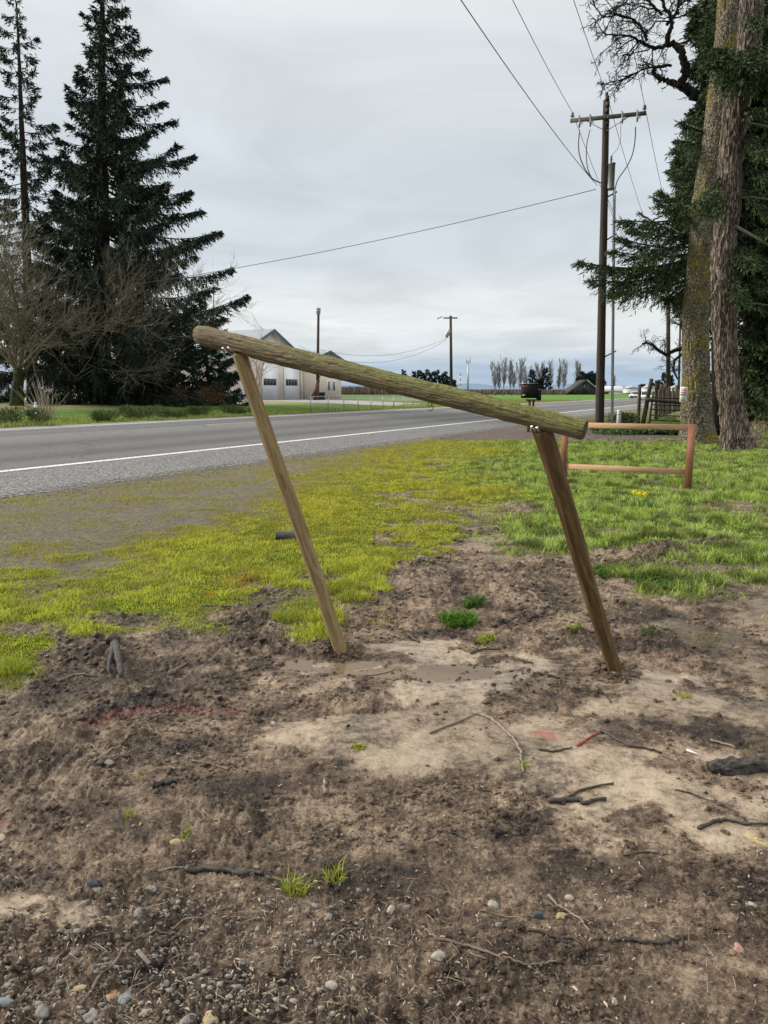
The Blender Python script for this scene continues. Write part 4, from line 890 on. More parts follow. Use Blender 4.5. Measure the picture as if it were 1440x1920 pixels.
RNG = np.random.default_rng(204); random.seed(204)
build_pipe()

# ================================================================ UTILITY POLES AND WIRES
def wire(a, b, sag, r, label, name='power_line', n=40, mat='wire', group=None, cat='power line'):
    q = lin(np.array(a, float), np.array(b, float), n); t = np.linspace(0, 1, n); q[:, 2] -= 4*sag*t*(1-t); m = MB(); m.tube(q, r, 6); return tag(m.build(name, M[mat], None, True), label, cat, group)
def build_pole():
    D = 34; b = P(1124, 800, D); b[2] = -.1; top = P(1137, 188, D); root = thing('utility_pole', 'tall brown wooden utility pole with crossarm, transformer and steel conduit', 'utility pole', b)
    m = MB(); m.tube(lin(b, top, 30), np.linspace(.205, .135, 30), 20, disp=lambda u, v, r: (vn(u*30, v*1.2, 7, 30)-.5)*.012); m.build('pole', M['pole'], root, True)
    ca = P(1139.5, 219.5, D-.22); dA = np.array([.957, -.29, 0]); e1 = ca-dA*1.55; e2 = ca+dA*1.55; m = MB(); m.beam(e1, e2, .12, .15, bev=.01); m.build('crossarm', M['crossarm'], root)
    for s_ in (-1, 1): m = MB(); m.beam(ca+dA*s_*.85+[0, .0, -.08], P(1136, 246, D-.17), .04, .02); m.build('brace', M['galv'], root)
    pins = []
    for t in (-1.47, 1.47):
        c = ca+dA*t+[0, 0, .07]; pins.append(c+[0, 0, .26]); m = MB(); m.lathe(c, [(.02, 0), (.02, .08), (.07, .09), (.09, .14), (.05, .17), (.075, .19), (.06, .25), (.02, .27)], 14); m.build('insulator', M['porcelain'], root, True)
    for t in (-1.2, -.75, .55, 1.15):
        c = ca+dA*t+[0, -.09, 0]; m = MB(); m.tube([c+[0, 0, .15], c+[.02, -.05, -.18], c+[.0, -.08, -.36]], [.035, .05, .03], 8); m.tube([c+[0, 0, .12], c+[.10, -.04, .0], c+[.12, -.06, -.22]], .022, 6); m.build('fuse_cutout', M['porcelain'], root, True)
    for dz in (0, -.25, -.5, -.85, -1.0):
        c = top+np.array([random.uniform(-.03, .06), -.12, .05+dz]); m = MB(); m.lathe(c, [(.05, -.1), (.1, -.05), (.06, 0), (.1, .05), (.04, .1)], 10); m.build('bracket', M['dark_metal'], root, True)
    m = MB(); m.tube([top, top+[0, -.02, .28]], [.05, .07], 8); m.build('pole_cap', M['dark_metal'], root, True)
    tc = P(1146.0, 330, D-.15); hh = .52; m = MB(); m.lathe(tc-np.array([0, 0, hh]), [(.10, -.06), (.145, 0), (.15, .03), (.15, 2*hh-.05), (.17, 2*hh-.04), (.16, 2*hh), (.05, 2*hh+.04)], 20); m.build('transformer', M['galv'], root, True)
    m = MB(); m.lathe(P(1146, 306, D-.15), [(.02, -.02), (.05, .05), (.03, .1), (.055, .14), (.03, .2), (.05, .24), (.015, .32)], 10); m.build('bushing', M['porcelain'], root, True)
    m = MB(); m.tube(lin(P(1147.5, 806, D-.2), P(1152, 351, D-.2), 20), .062, 12); m.build('conduit', M['galv'], root, True)
    for y in (362, 441, 545, 661):
        t = (800-y)/612; a = b*(1-t)+top*t; c = P(1152.5-4.5*(y-351)/455, y, D-.2); m = MB(); m.beam(a, c+(c-a)*.25, .05, .05); m.build('standoff_bracket', M['dark_metal'], root)
    def lp(pts, r=.02):
        m = MB(); q = np.array([P(1040+x/7.2, 160+y/7.2, D-.3) for x, y in pts]); t = np.linspace(0, len(q)-1, 24); q = np.stack([np.interp(t, range(len(q)), q[:, i]) for i in range(3)], 1)
        for _ in range(2): q[1:-1] = (q[:-2]+q[1:-1]*2+q[2:])/4
        m.tube(q, r, 6); m.build('riser_cable', M['wire'], root, True)
    lp([(340, 600), (325, 700), (318, 850), (345, 990), (400, 1120), (480, 1240), (560, 1295), (645, 1322)], .026)
    lp([(478, 600), (440, 740), (425, 880), (428, 1040), (460, 1180), (510, 1270), (580, 1305)], .022)
    lp([(1092, 560), (1090, 700), (1070, 870), (1020, 1020), (940, 1150), (870, 1240), (835, 1310), (822, 1375)], .024)
    lp([(892, 480), (893, 740), (850, 860), (790, 920), (765, 985)], .010)
    # next poles down the line
    D2 = 70; b2 = P(1253, 770, D2); b2[2] = -.1; t2 = P(1253, 515, D2); p2 = thing('utility_pole', 'wooden utility pole rising behind the picket posts', 'utility pole', b2); m = MB(); m.tube([b2, t2], [.22, .16], 12); m.build('pole', M['pole'], p2, True)
    c2 = t2-np.array([0, 0, .6]); m = MB(); m.beam(c2-dA*1.7, c2+dA*1.7, .12, .15); m.build('crossarm', M['crossarm'], p2)
    D3 = 150; b3 = P(1272, 752, D3); b3[2] = -.1; t3 = P(1276, 590, D3); p3 = thing('utility_pole', 'distant utility pole with crossarm behind bare oak branches', 'utility pole', b3); m = MB(); m.tube([b3, t3], [.24, .2], 8); m.build('pole', M['pole'], p3, True); m = MB(); c3 = t3-np.array([0, 0, .5]); m.beam(c3-dA*1.6, c3+dA*1.6, .2, .2); m.build('crossarm', M['crossarm'], p3)
    back = np.array([-math.sin(R(21.9)), -math.cos(R(21.9)), 0])*50
    tt = top+[0, 0, .25]
    for a, f, w in ((pins[0], c2-dA*1.62, 'left crossarm end'), (tt, t2+[0, 0, .1], 'pole top'), (pins[1], c2+dA*1.66, 'right crossarm end')):
        wire(a, a+back, 1.2, .012, 'thin power line running overhead from the %s towards the viewer' % w); wire(a, f, .8, .012, 'thin power line running away from the %s into the trees' % w)
    a = P(1120, 348, D); wire(a, a+np.array([-math.sin(R(24)), -math.cos(R(24)), 0])*50+[0, 0, .4], 1.1, .012, 'lower power line reaching the pole beside the transformer')
    wire(P(1130, 350, D), t2-[0, 0, 3], .7, .012, 'lower power line leaving the pole towards the conifer')
    e = P(-60, 566, 52); q0 = P(1117, 355, D-.1); wire(q0, e, .75, .016, 'thick service cable sagging across the road to the spruces', 'service_cable', cat='cable')
    # far pole with transformers
    D4 = 105; b4 = P(846.5, 735, D4); b4[2] = .7; t4 = P(845, 592, D4); p4 = thing('utility_pole', 'distant dark utility pole with twin transformers across the field', 'utility pole', b4); m = MB(); m.tube([b4, t4], [.24, .17], 10); m.build('pole', M['pole'], p4, True)
    c4 = t4-np.array([0, 0, .3]); m = MB(); m.beam(c4+[-1.0, 0, 0], c4+[.95, 0, 0], .15, .18); m.build('crossarm', M['crossarm'], p4); m = MB(); m.beam(c4+[-1.2, -.3, .15], c4+[-1.9, -.5, -.15], .16, .14); m.build('street_light_arm', M['galv'], p4)
    for dx, y in ((-3.5, 623), (-7, 627)): m = MB(); m.lathe(P(845+dx, y, D4-.3), [(.15, -.45), (.22, -.4), (.22, .35), (.12, .42)], 10); m.build('transformer', M['galv'], p4, True)
    wire(P(838, 634, D4), P(600, 655, 96), 1.5, .020, 'upper faint cable from the distant pole to the firehouse', 'service_cable', cat='cable'); wire(P(838, 637, D4), P(560, 648, 96), 2.6, .020, 'lower faint cable from the distant pole to the firehouse', 'service_cable', cat='cable')
    D5 = 230; b5 = P(877, 738, D5); b5[2] = .7; p5 = thing('antenna_mast', 'thin grey mast on the horizon right of the distant pole', 'mast', b5); m = MB(); m.tube([b5, P(878, 676, D5)], [.28, .22], 8); m.build('pole', M['galv'], p5); m = MB(); c = P(878, 676, D5)
    for k in range(3): m.beam(c+[(k-1)*.5, 0, -.8], c+[(k-1)*.7, 0, .9], .2, .2)
    m.build('antenna', M['galv'], p5)
    D6 = 260; b6 = P(863, 738, D6); b6[2] = .7; p6 = thing('striped_mast', 'red and white banded mast on the horizon', 'mast', b6); q = lin(b6, P(863.3, 700, D6), 9)
    for k in range(8): m = MB(); m.tube([q[k], q[k+1]], .16, 6); m.build('band', M['red_paint' if k % 2 else 'white_paint'], p6)
    a = P(398, 600, 120); p7 = thing('radio_antenna', 'thin white radio antenna rising beside the big spruce', 'antenna', np.array([a[0], a[1], .75])); m = MB(); m.tube([np.array([a[0], a[1], .75]), P(398, 488, 120)], [.10, .05], 6); m.build('pole', M['galv'], p7); m = MB(); m.tube([P(401, 580, 120), P(401, 530, 120)], .05, 6); m.beam(P(401, 575, 120), P(397, 575, 120), .05, .05); m.build('side_aerial', M['galv'], p7)
RNG = np.random.default_rng(205); random.seed(205)
build_pole()

# ================================================================ MAILBOXES, MARKER, FENCE, SIGN
def build_mailboxes():
    D = 30; gx = P(992, 760, D)[0]; root = thing('mailbox', 'large black mailbox with pale lid edge on wooden posts by the road', 'mailbox', (gx, D, -.05))
    def bx(x0, x1, y0, y1, d, inset):
        a, b = P(x0, y1, D), P(x1, y0, D); w = b[0]-a[0]; k = inset*w
        f = [(a[0]+k, D, a[2]), (b[0]-k*.5, D, a[2]), (b[0], D, b[2]), (a[0], D, b[2])]; m = MB(); m.prism([(x, y-d/2, z) for x, y, z in f], (0, d, 0)); return m, a, b
    m, a, b = bx(977.5, 1006.5, 720, 746.5, .45, .04); m.build('body', M['black_plastic'], root)
    m = MB(); m.box(((a[0]+b[0])/2, D, b[2]+.018), (b[0]-a[0]+.02, .53, .03)); m.build('lid', M['galv'], root)
    c = P(985, 724, D-.27); m = MB(); m.box(c, (.22, .012, .05)); m.build('flag', M['red_paint'], root); c = P(982, 741, D-.26); m = MB(); m.box(c, (.10, .008, .04)); m.build('number_label', M['white_paint'], root)
    m = MB(); m.box((P(1000, 748, D)[0], D, P(1000, 750, D)[2]), (.52, .4, .06)); m.build('shelf', M['fencewood'], root)
    z = P(0, 750, D)[2]
    m = MB(); m.beam((P(992, 760, D)[0], D, -.1), (P(992, 760, D)[0], D, z-.02), .12, .10, up=(0, 1, 0)); m.build('post', M['post'], root); m = MB(); m.beam((P(1000, 760, D)[0], D, -.1), (P(1000, 760, D)[0], D, z-.03), .07, .07, up=(0, 1, 0)); m.build('post', M['fencewood'], root)
    m, a, b = bx(1007.3, 1013, 731, 750, .45, 0.0); tag(m.build('mailbox', M['black_plastic'], None), 'narrow black mailbox tucked behind the large black one', 'mailbox')
RNG = np.random.default_rng(206); random.seed(206)
build_mailboxes()
def build_marker():
    D = 31; c = P(1160, 800, D); root = thing('marker_post', 'white round marker post standing in green ground cover', 'marker post', (c[0], D, 0)); top = P(1160, 768.5, D)[2]
    m = MB(); m.lathe((c[0], D, 0), [(.095, -.1), (.095, top-.05), (.09, top-.01), (.06, top)], 20); m.build('tube', M['offwhite'], root, True); m = MB(); m.lathe((c[0], D, top-.2), [(.099, 0), (.103, .01), (.103, .03), (.099, .04)], 20); m.build('collar', M['galv'], root, True)
RNG = np.random.default_rng(207); random.seed(207)
build_marker()
def build_fence():
    D = 37
    def post(x0, y0, x1, y1, r, lab, Dp=D, name='fence_post', mat='fencewood'):
        a, b = P(x0, y0, Dp), P(x1, y1, Dp); a[2] = -.1; m = MB(); m.tube(lin(a, b, 8), np.linspace(r*1.05, r*.92, 8), 12, disp=lambda u, v, rr: (vn(u*12, v*2, int(x0), 12)-.5)*r*.3); return tag(m.build(name, M[mat], None, True), lab, 'fence post')
    post(1196, 806, 1200, 721, .085, 'dark upright fence post left of the leaning one', name='fence_post'); post(1204, 803, 1222, 710, .10, 'thick fence post leaning right beside the gate'); post(1216, 803, 1225.5, 734, .045, 'pale thin stake leaning at the gate end', mat='stick_pale')
    a, b = P(1219, 790, D), P(1282, 790, D); root = thing('metal_gate', 'rusty green tubular metal gate between tree and leaning post', 'gate', ((a[0]+b[0])/2, D, 0))
    A_ = P(1224, 790, D)
    for y in (745.5, 759, 768, 778.5, 788): m = MB(); m.tube([P(1222-(y-745)*.07, y-.5, D), P(1292, y+2.5, D)], .032, 8); m.build('rail', M['gatepipe'], root, True)
    m = MB(); m.tube([P(1219, 792, D), P(1222.5, 748, D), P(1226, 745, D)], .035, 8); m.build('upright', M['gatepipe'], root, True); m = MB(); m.tube([P(1291, 794, D), P(1291, 746, D)], .035, 8); m.build('upright', M['gatepipe'], root, True)
    m = MB(); m.tube(lin(P(1210, 749, D-.2), P(1290, 756, D-.2), 10), .085, 10, disp=lambda u, v, r: (vn(u*9, v*4, 33, 9)-.5)*.03); tag(m.build('fence_rail', M['fencewood'], None, True), 'mossy wooden rail laid across the top of the gate', 'rail')
    xs = [(1231, 718, 44), (1236, 731, 46), (1240, 720, 48), (1244.5, 726, 50), (1247.5, 719, 52), (1251, 730, 54), (1255, 724, 56), (1258, 733, 58), (1262, 727, 60), (1265, 733, 62), (1268.5, 722, 64), (1272, 731, 66), (1276, 726, 68)]
    nm = ['first', 'second', 'third', 'fourth', 'fifth', 'sixth', 'seventh', 'eighth', 'ninth', 'tenth', 'eleventh', 'twelfth', 'thirteenth']
    for i, (x, y, d) in enumerate(xs): post(x+random.uniform(-1, 1), 780, x, y, .075 if i % 2 else .10, '%s from left of the rough pickets behind the gate' % nm[i], d, 'picket', 'fencewood' if i % 3 else 'pole')
RNG = np.random.default_rng(208); random.seed(208)
build_fence()
# ================================================================ TREES
def leafpack(Pn, Dn, Ln, Wn):
    Pn = np.concatenate(Pn) if isinstance(Pn, list) else Pn; Dn = np.concatenate(Dn) if isinstance(Dn, list) else Dn
    Ln = np.concatenate(Ln) if isinstance(Ln, list) else Ln; Wn = np.concatenate(Wn) if isinstance(Wn, list) else Wn
    n = len(Pn); Dn = Dn/(np.linalg.norm(Dn, axis=1)[:, None]+1e-9); rv = RNG.normal(0, 1, (n, 3)); S = np.cross(Dn, rv); S /= np.linalg.norm(S, axis=1)[:, None]+1e-9
    a = Pn; t = Pn+Dn*Ln[:, None]; m = Pn+Dn*(Ln*.45)[:, None]; w = S*(Wn/2)[:, None]
    v = np.stack([a, m+w, t, m-w], 1).reshape(-1, 3); f = (np.arange(n)*4)[:, None]+np.array([0, 1, 2, 3])[None]; return v, f
def leafmesh(name, packs, mat, root):
    v, f = leafpack(*[[q[i] for q in packs] for i in range(4)]); o0 = np.array(root['o0']); return link_mesh(name, v-o0, f, M[mat], root, False, o0)
def bough(p0, p1, sagc, leafL, leafW, dens, drape, out, fan=.35):
    """a conifer limb p0->p1 with hanging side twigs; appends leaf packs, returns the limb polyline"""
    p0 = np.array(p0); p1 = np.array(p1); L = np.linalg.norm(p1-p0); n = 9; t = np.linspace(0, 1, n); q = lin(p0, p1, n); q[:, 2] += -L*sagc*np.sin(math.pi*t)
    d = (p1-p0)/L; side = np.cross(d, [0, 0, 1.0]); side /= np.linalg.norm(side)+1e-9
    m = max(6, int(L*dens)); tt = .12+.88*RNG.random(m)**.8; base = np.stack([np.interp(tt, t, q[:, i]) for i in range(3)], 1)
    sl = RNG.uniform(-1, 1, m); tl = (.22+.5*RNG.random(m))*np.minimum(1.0, .35+L*.22)*(1-.55*tt**2)        # twig length
    tipdir = (q[-1]-q[-3]); tipdir /= np.linalg.norm(tipdir)
    td = d[None]*(.5+.5*RNG.random((m, 1))+tt[:, None]*.7) + side[None]*sl[:, None]*fan*2.2 + np.array([0, 0, -1.0])[None]*drape*(.3+RNG.random((m, 1)))*(1-.65*tt[:, None]**3) + np.array([0, 0, 1.0])*.35*tt[:, None]**4
    td /= np.linalg.norm(td, axis=1)[:, None]; tl = tl*(1+.9*np.maximum(0, -td[:, 2])*drape)
    k = max(4, int(round(np.mean(tl)/leafL*5.5))); u = np.linspace(.05, 1, k)
    Pq = base[:, None]+td[:, None]*(tl[:, None]*u[None])[:, :, None]; Pq[:, :, 2] -= (tl[:, None]*u[None]**2)*.25*drape; Pq += RNG.normal(0, leafL*.10, Pq.shape)
    Dd = td[:, None]+RNG.normal(0, .55, Pq.shape)+np.array([0, 0, -.25*drape]); nn = m*k
    out.append((Pq.reshape(-1, 3), Dd.reshape(-1, 3), leafL*(.6+.7*RNG.random(nn)), leafW*(.6+.8*RNG.random(nn)))); return q
def conifer(root, base, top, prof, nb, trunk_r, leafL, leafW, dens, drape, z0=.06, mat='spruce', trunkmat='bark_dark', side=None, gap=.25, limb=True, trunk=True):
    base = np.array(base, float); top = np.array(top, float); H = np.linalg.norm(top-base)
    if trunk:
        m = MB(); n = 50; q = lin(base-[0, 0, .3], top, n); q[1:-1, 0] += np.cumsum(RNG.normal(0, .012, n-2)); t = np.linspace(0, 1, n); m.tube(q, trunk_r*(1-t)**.8+.03+.35*trunk_r*np.exp(-t*H/.7), 24, disp=lambda u, v, r: r*(vn(u*16, v*.7, 3, 16)-.5)*.22); m.build('trunk', M[trunkmat], root, True)
    out = []; lm = MB(); az = RNG.random()*6.28
    for i in range(nb):
        f = z0+(1-z0)*((i+RNG.random()*.8)/nb)**1.05; az += 2.4+RNG.normal(0, .25); R0 = np.interp(f, *prof)*(.62+.45*RNG.random())*(1 if RNG.random() > gap*.4 else .55)
        a = np.array([math.cos(az), math.sin(az)])
        if side is not None: R0 *= side(a, f)
        if R0 < .15: continue
        p0 = base+(top-base)*f; up = .28*(f-.55)*R0; p1 = p0+np.array([a[0]*R0, a[1]*R0, up+.02*R0]); q = bough(p0, p1, .13*(1-f)+.05, leafL, leafW, dens, drape*(1.15-f*.6), out)
        if limb: r0 = .012+.010*R0; lm.tube(q, np.linspace(r0, .008, len(q)), 5, cap=False)
    if limb and lm.n: lm.build('branches', M[trunkmat], root, True)
    leafmesh('foliage', out, mat, root); return root
def grow(mb, p, d, L, r, lvl, o, cnt, tips=None):
    n = o.get('seg', 6); q = [p]; rr = [r]; dd = np.array(d, float)
    for i in range(n):
        dd = dd+RNG.normal(0, o['wob'], 3)+np.array([0, 0, o['up'][lvl]]); dd /= np.linalg.norm(dd); q.append(q[-1]+dd*L/n*(1+RNG.uniform(-.2, .2))); rr.append(r*(1-.62*(i+1)/n))
    mb.tube(q, rr, 8 if lvl == 0 else (5 if lvl == 1 else 3), cap=False); cnt[0] += 1
    if lvl >= o['lv']: return
    nb = o['n'][lvl]
    for k in range(nb):
        t = o['t0'][lvl]+(1-o['t0'][lvl])*(k+RNG.random())/nb; i = min(n-1, int(t*n)); a = q[i]+(q[i+1]-q[i])*(t*n-i); base = q[i+1]-q[i]; base /= np.linalg.norm(base)
        v = RNG.normal(0, 1, 3); v -= base*(v@base); v /= np.linalg.norm(v); an = o['ang'][lvl]*RNG.uniform(.7, 1.3); nd = base*math.cos(an)+v*math.sin(an)
        grow(mb, a, nd, L*o['len'][lvl]*RNG.uniform(.65, 1.2)*(1-.35*t), max(rr[i]*.62, o['rmin']), lvl+1, o, cnt)
def bare_tree(name, label, base, H, r, o, mat='twig', tmat=None, ntr=1, spread=.0, lean=(0, 0), group=None, stem=None):
    root = thing(name, label, 'tree', base, group); base = np.array(base, float); tm = MB(); cm = MB(); cnt = [0]
    for k in range(ntr):
        d = np.array([lean[0]+RNG.normal(0, spread), lean[1]+RNG.normal(0, spread), 1.0]); d /= np.linalg.norm(d); hs = H*(stem or .3); q = lin(base-[0, 0, .2], base+d*hs, 8); q[1:-1] += RNG.normal(0, r*.15, (6, 3)); tm.tube(q, np.linspace(r*1.3, r*.85, 8), 14, disp=lambda u, v, rr: rr*(vn(u*9, v*1.2, 5, 9)-.5)*.3)
        for j in range(o['main']):
            a = j*6.28/o['main']+RNG.random(); s = o['open']; nd = d+np.array([math.cos(a)*s, math.sin(a)*s, 0]); nd /= np.linalg.norm(nd); grow(cm, q[-1]-d*hs*.25*RNG.random(), nd, H*(1-(stem or .3)), r*o.get('rf', .55), 0, o, cnt)
    tm.build('trunk', M[tmat or mat], root, True); cm.build('crown', M[mat], root, True); return root
def crown_blob(name, label, c, size, n, leafL, leafW, mat, cat='shrub', lumps=9, up=.3, stems=True, group=None, kind=None, smat='twig'):
    c = np.array(c, float); root = thing(name, label, cat, c, group); sx, sy, sz = size; ctr = RNG.normal(0, .42, (lumps, 3))*np.array([sx, sy, sz*.55])+np.array([0, 0, sz*.5]); ctr[:, 2] = np.clip(ctr[:, 2], sz*.2, sz*.8)
    k = RNG.integers(0, lumps, n); v = RNG.normal(0, 1, (n, 3)); v /= np.linalg.norm(v, axis=1)[:, None]; rr = (.25+.15*RNG.random(n))*RNG.random(n)**.4; p = ctr[k]+v*rr[:, None]*np.array([sx, sy, sz])*1.15; p[:, 2] = np.abs(p[:, 2]); keep = p[:, 2] < sz*1.05; p = p[keep]; v = v[keep]
    leafmesh('foliage', [(p+c, v+np.array([0, 0, up])+RNG.normal(0, .4, p.shape), leafL*(.6+.8*RNG.random(len(p))), leafW*(.6+.8*RNG.random(len(p))))], mat, root)
    if stems:
        m = MB()
        for j in range(7): e = ctr[j % lumps]+c; m.tube([c+[RNG.normal(0, .04), 0, -.05], (c+e)/2+RNG.normal(0, .05, 3), e], [.03*sz+.004, .02*sz, .006], 5)
        m.build('stems', M[smat], root, True)
    return root
def build_left_trees():
    # big spruce
    D = 50; b = P(191, 752, D); zg = zfar(road_p(b[0], b[1])); b[2] = zg; t = P(196, -95, D)
    root = thing('spruce_tree', 'largest dark drooping spruce across the road, right of the others', 'tree', b)
    k = D/1390.
    pr = ([0, .06, .12, .2, .3, .42, .52, .62, .72, .80, .88, 1], [205*k, 222*k, 225*k, 230*k, 222*k, 205*k, 176*k, 120*k, 98*k, 68*k, 42*k, 8*k])
    conifer(root, b, t, pr, 290, .62, .30, .080, 18, 1.6, z0=.045, gap=1.2, side=lambda a, f: 1.12 if a[0] > .5 else (.66 if a[0] < -.4 else .85))
    # slimmer spruce at the left
    D = 54; b = P(62, 752, D); b[2] = zfar(road_p(b[0], b[1])); t = P(27, -8, D); k = D/1390.; root = thing('spruce_tree', 'slimmer thin crowned spruce at the left edge across the road', 'tree', b)
    pr = ([0, .1, .3, .5, .62, .75, .85, .93, 1], [90*k, 105*k, 95*k, 80*k, 74*k, 60*k, 46*k, 32*k, 6*k]); conifer(root, b, t, pr, 125, .36, .30, .08, 15, 1.2, z0=.10, gap=.9)
    D = 60; b = P(-60, 752, D); b[2] = .8; t = P(-70, 380, D); k = D/1390.; root = thing('spruce_tree', 'spruce mostly outside the left edge, branches reaching in', 'tree', b); conifer(root, b, t, ([0, .3, .7, 1], [150*k, 140*k, 80*k, 5*k]), 90, .4, .34, .1, 11, 1.1, z0=.03)
    D = 52; b = P(396, 752, D); b[2] = zfar(road_p(b[0], b[1])); t = P(368, 540, D); k = D/1390.; root = thing('spruce_tree', 'low bushy evergreen at the right foot of the largest spruce', 'tree', b); conifer(root, b, t, ([0, .2, .5, .8, 1], [62*k, 75*k, 58*k, 32*k, 4*k]), 95, .12, .24, .08, 20, .8, z0=.01)
    D = 58; b = P(300, 752, D); b[2] = .8; t = P(285, 560, D); k = D/1390.; root = thing('spruce_tree', 'shaded evergreen filling the gap under the largest spruce', 'tree', b); conifer(root, b, t, ([0, .2, .5, .8, 1], [55*k, 62*k, 55*k, 32*k, 4*k]), 60, .12, .26, .09, 15, .8, z0=.16)
    # bare mossy trees
    o = dict(lv=3, n=[11, 9, 7], t0=[.12, .15, .15], ang=[.75, .7, .6], len=[.60, .55, .5], up=[-.01, .03, .05, .05], wob=.12, rmin=.008, main=10, open=.8, seg=7, rf=.30)
    D = 45; b = P(33, 760, D); b[2] = zfar(road_p(b[0], b[1])); bare_tree('bare_tree', 'mossy multi branched bare tree at the left across the road', b, 11.0, .30, o, 'twig2', 'bark_green', stem=.20, lean=(.12, -.05))
    o2 = dict(o); o2['open'] = 1.4; o2['main'] = 8; D = 47; b = P(120, 757, D); b[2] = zfar(road_p(b[0], b[1])); bare_tree('bare_tree', 'low spreading bare tree with fine twigs before the largest spruce', b, 11.0, .10, o2, 'twig2', 'bark_green', stem=.18, lean=(.45, 0))
    o3 = dict(lv=2, n=[6, 6], t0=[.2, .2], ang=[.5, .5], len=[.6, .5], up=[.04, .05, .05], wob=.12, rmin=.010, main=9, open=.45, seg=6); D = 70; b = P(478, 755, D); b[2] = .75
    bare_tree('bare_tree', 'grey twiggy bare tree against the firehouse wall', b, 5.2, .08, o3, 'twigpale', 'twigpale', stem=.1)
    # bare stalk shrub
    D = 31; b = P(86, 795, D); b[2] = .41; root = thing('stalk_shrub', 'pale bare stemmed shrub behind the striped traffic cone', 'shrub', b); m = MB()
    for k in range(46):
        a = RNG.normal(0, .42); q = [b+[RNG.normal(0, .12), RNG.normal(0, .1), 0]]; d = np.array([a, RNG.normal(0, .3), 1.0]); d /= np.linalg.norm(d); L = RNG.uniform(.9, 2.0)
        for i in range(5): d = d+RNG.normal(0, .06, 3); d /= np.linalg.norm(d); q.append(q[-1]+d*L/5)
        m.tube(q, np.linspace(.014, .005, 6), 4)
    m.build('stems', M['twigpale'], root, True)
    for px, w, h, lab, mt in ((18, .95, .62, 'brownish low shrub at the left edge of the far verge', 'hedge'), (196, .7, .42, 'leftmost rounded green verge shrub right of the stalk shrub', 'hedge'), (250, .95, .55, 'largest rounded green verge shrub under the big spruce', 'hedge'), (315, .8, .45, 'third green verge shrub from left, below the shaded evergreen', 'hedge'),
                              (375, .8, .45, 'green verge shrub below the low bushy evergreen', 'hedge'), (440, .8, .48, 'green verge shrub just left of the pale leaning post', 'hedge'), (478, .5, .36, 'small green verge shrub directly behind the pale leaning post', 'hedge')):
        x = s_at(px, 24.0); q = from_ps(24.0, x); crown_blob('verge_shrub', lab, (q[0], q[1], .41), (w, .6, h), 2600, .12, .022, mt, up=.9, stems=False)
    crown_blob('brown_shrub', 'reddish brown shrub at the foot of the low evergreen', P(395, 752, 47)*[1, 1, 0]+[0, 0, .8], (1.6, .9, 1.1), 2500, .10, .04, 'brownleaf', up=.4)
    # verge grass on the far side
    n = 60000; s = RNG.uniform(0, 110, n); p = 22.75+RNG.random(n)**1.6*5; x, y = from_ps(p, s); k = (y > 18) & (np.abs(x) < .6*y); x, y, p = x[k], y[k], p[k]; n = len(x)
    c = np.where((RNG.random(n) < .3)[:, None], STR*.8, GRN*.95)*(.5+.8*RNG.random((n, 1))); o = blades('roadside_grass', x, y, zfar(p), (.05+.12*RNG.random(n))*(.6+.8*sst(.4, .6, fbm(x*.5, y*.5, 2, 9))), np.full(n, .030), .2+.5*RNG.random(n), c, M['grass']); tag(o, 'ragged green grass along the far edge of the road', 'grass', kind='stuff')
RNG = np.random.default_rng(301); random.seed(301)
build_left_trees()
def build_cone():
    D = 29.6; b = P(69, 794, D); b[2] = .415; root = thing('traffic_cone', 'faded orange and white striped traffic cone by the far roadside', 'traffic cone', b); om = surf('faded_orange', (.38, .14, .07), (.48, .20, .10), 10, .7, 0)
    for z0, z1, mt in ((.03, .28, om), (.28, .40, M['white_paint']), (.40, .47, om), (.47, .70, M['offwhite']), (.70, .80, M['offwhite'])):
        r = lambda z: .105-.075*z; m = MB(); m.lathe(b, [(r(z0), z0), (r(z1), z1)], 20); m.build('band', mt, root, True)
    m = MB(); m.box(b+[0, 0, .018], (.32, .32, .03)); m.build('base', om, root)
RNG = np.random.default_rng(302); random.seed(302)
build_cone()

def trunk_tube(root, pts, D, name, mat, seed, amp, fr=22, flare=.28):
    # pts: (px, py, width px)
    n = 420; py = np.array([q[1] for q in pts], float); t = np.linspace(py[0], py[-1], n); xs = np.interp(-t, -py, [q[0] for q in pts]); ws = np.interp(-t, -py, [q[2] for q in pts])
    for _ in range(30): xs[1:-1] = (xs[:-2]+xs[1:-1]*2+xs[2:])/4; ws[1:-1] = (ws[:-2]+ws[1:-1]*2+ws[2:])/4
    q = np.array([P(a, b, D) for a, b in zip(xs, t)]); dep = q[:, 1]*CT-(q[:, 2]-CZ)*ST; rad = ws/2/F*dep; h = q[:, 2]-q[0, 2]; rad = rad*(1+flare*np.exp(-h/.28)); m = MB()
    m.tube(q, rad, 220, disp=lambda u, v, r: amp*(-np.abs(2*vn(u*fr+.8*vn(u*8, v*3, seed+5, 8), v*2.6, seed, fr)-1)*1.0+.6*(vn(u*fr*2, v*7, seed+1, fr*2)-.5))+r*.16*(vn(u*5, v*.7, seed+2, 5)-.5)+r*flare*.9*np.exp(-v/.35)*(vn(u*7, v*.3, seed+3, 7)-.4))
    return m.build(name, mat, root, True), q, rad
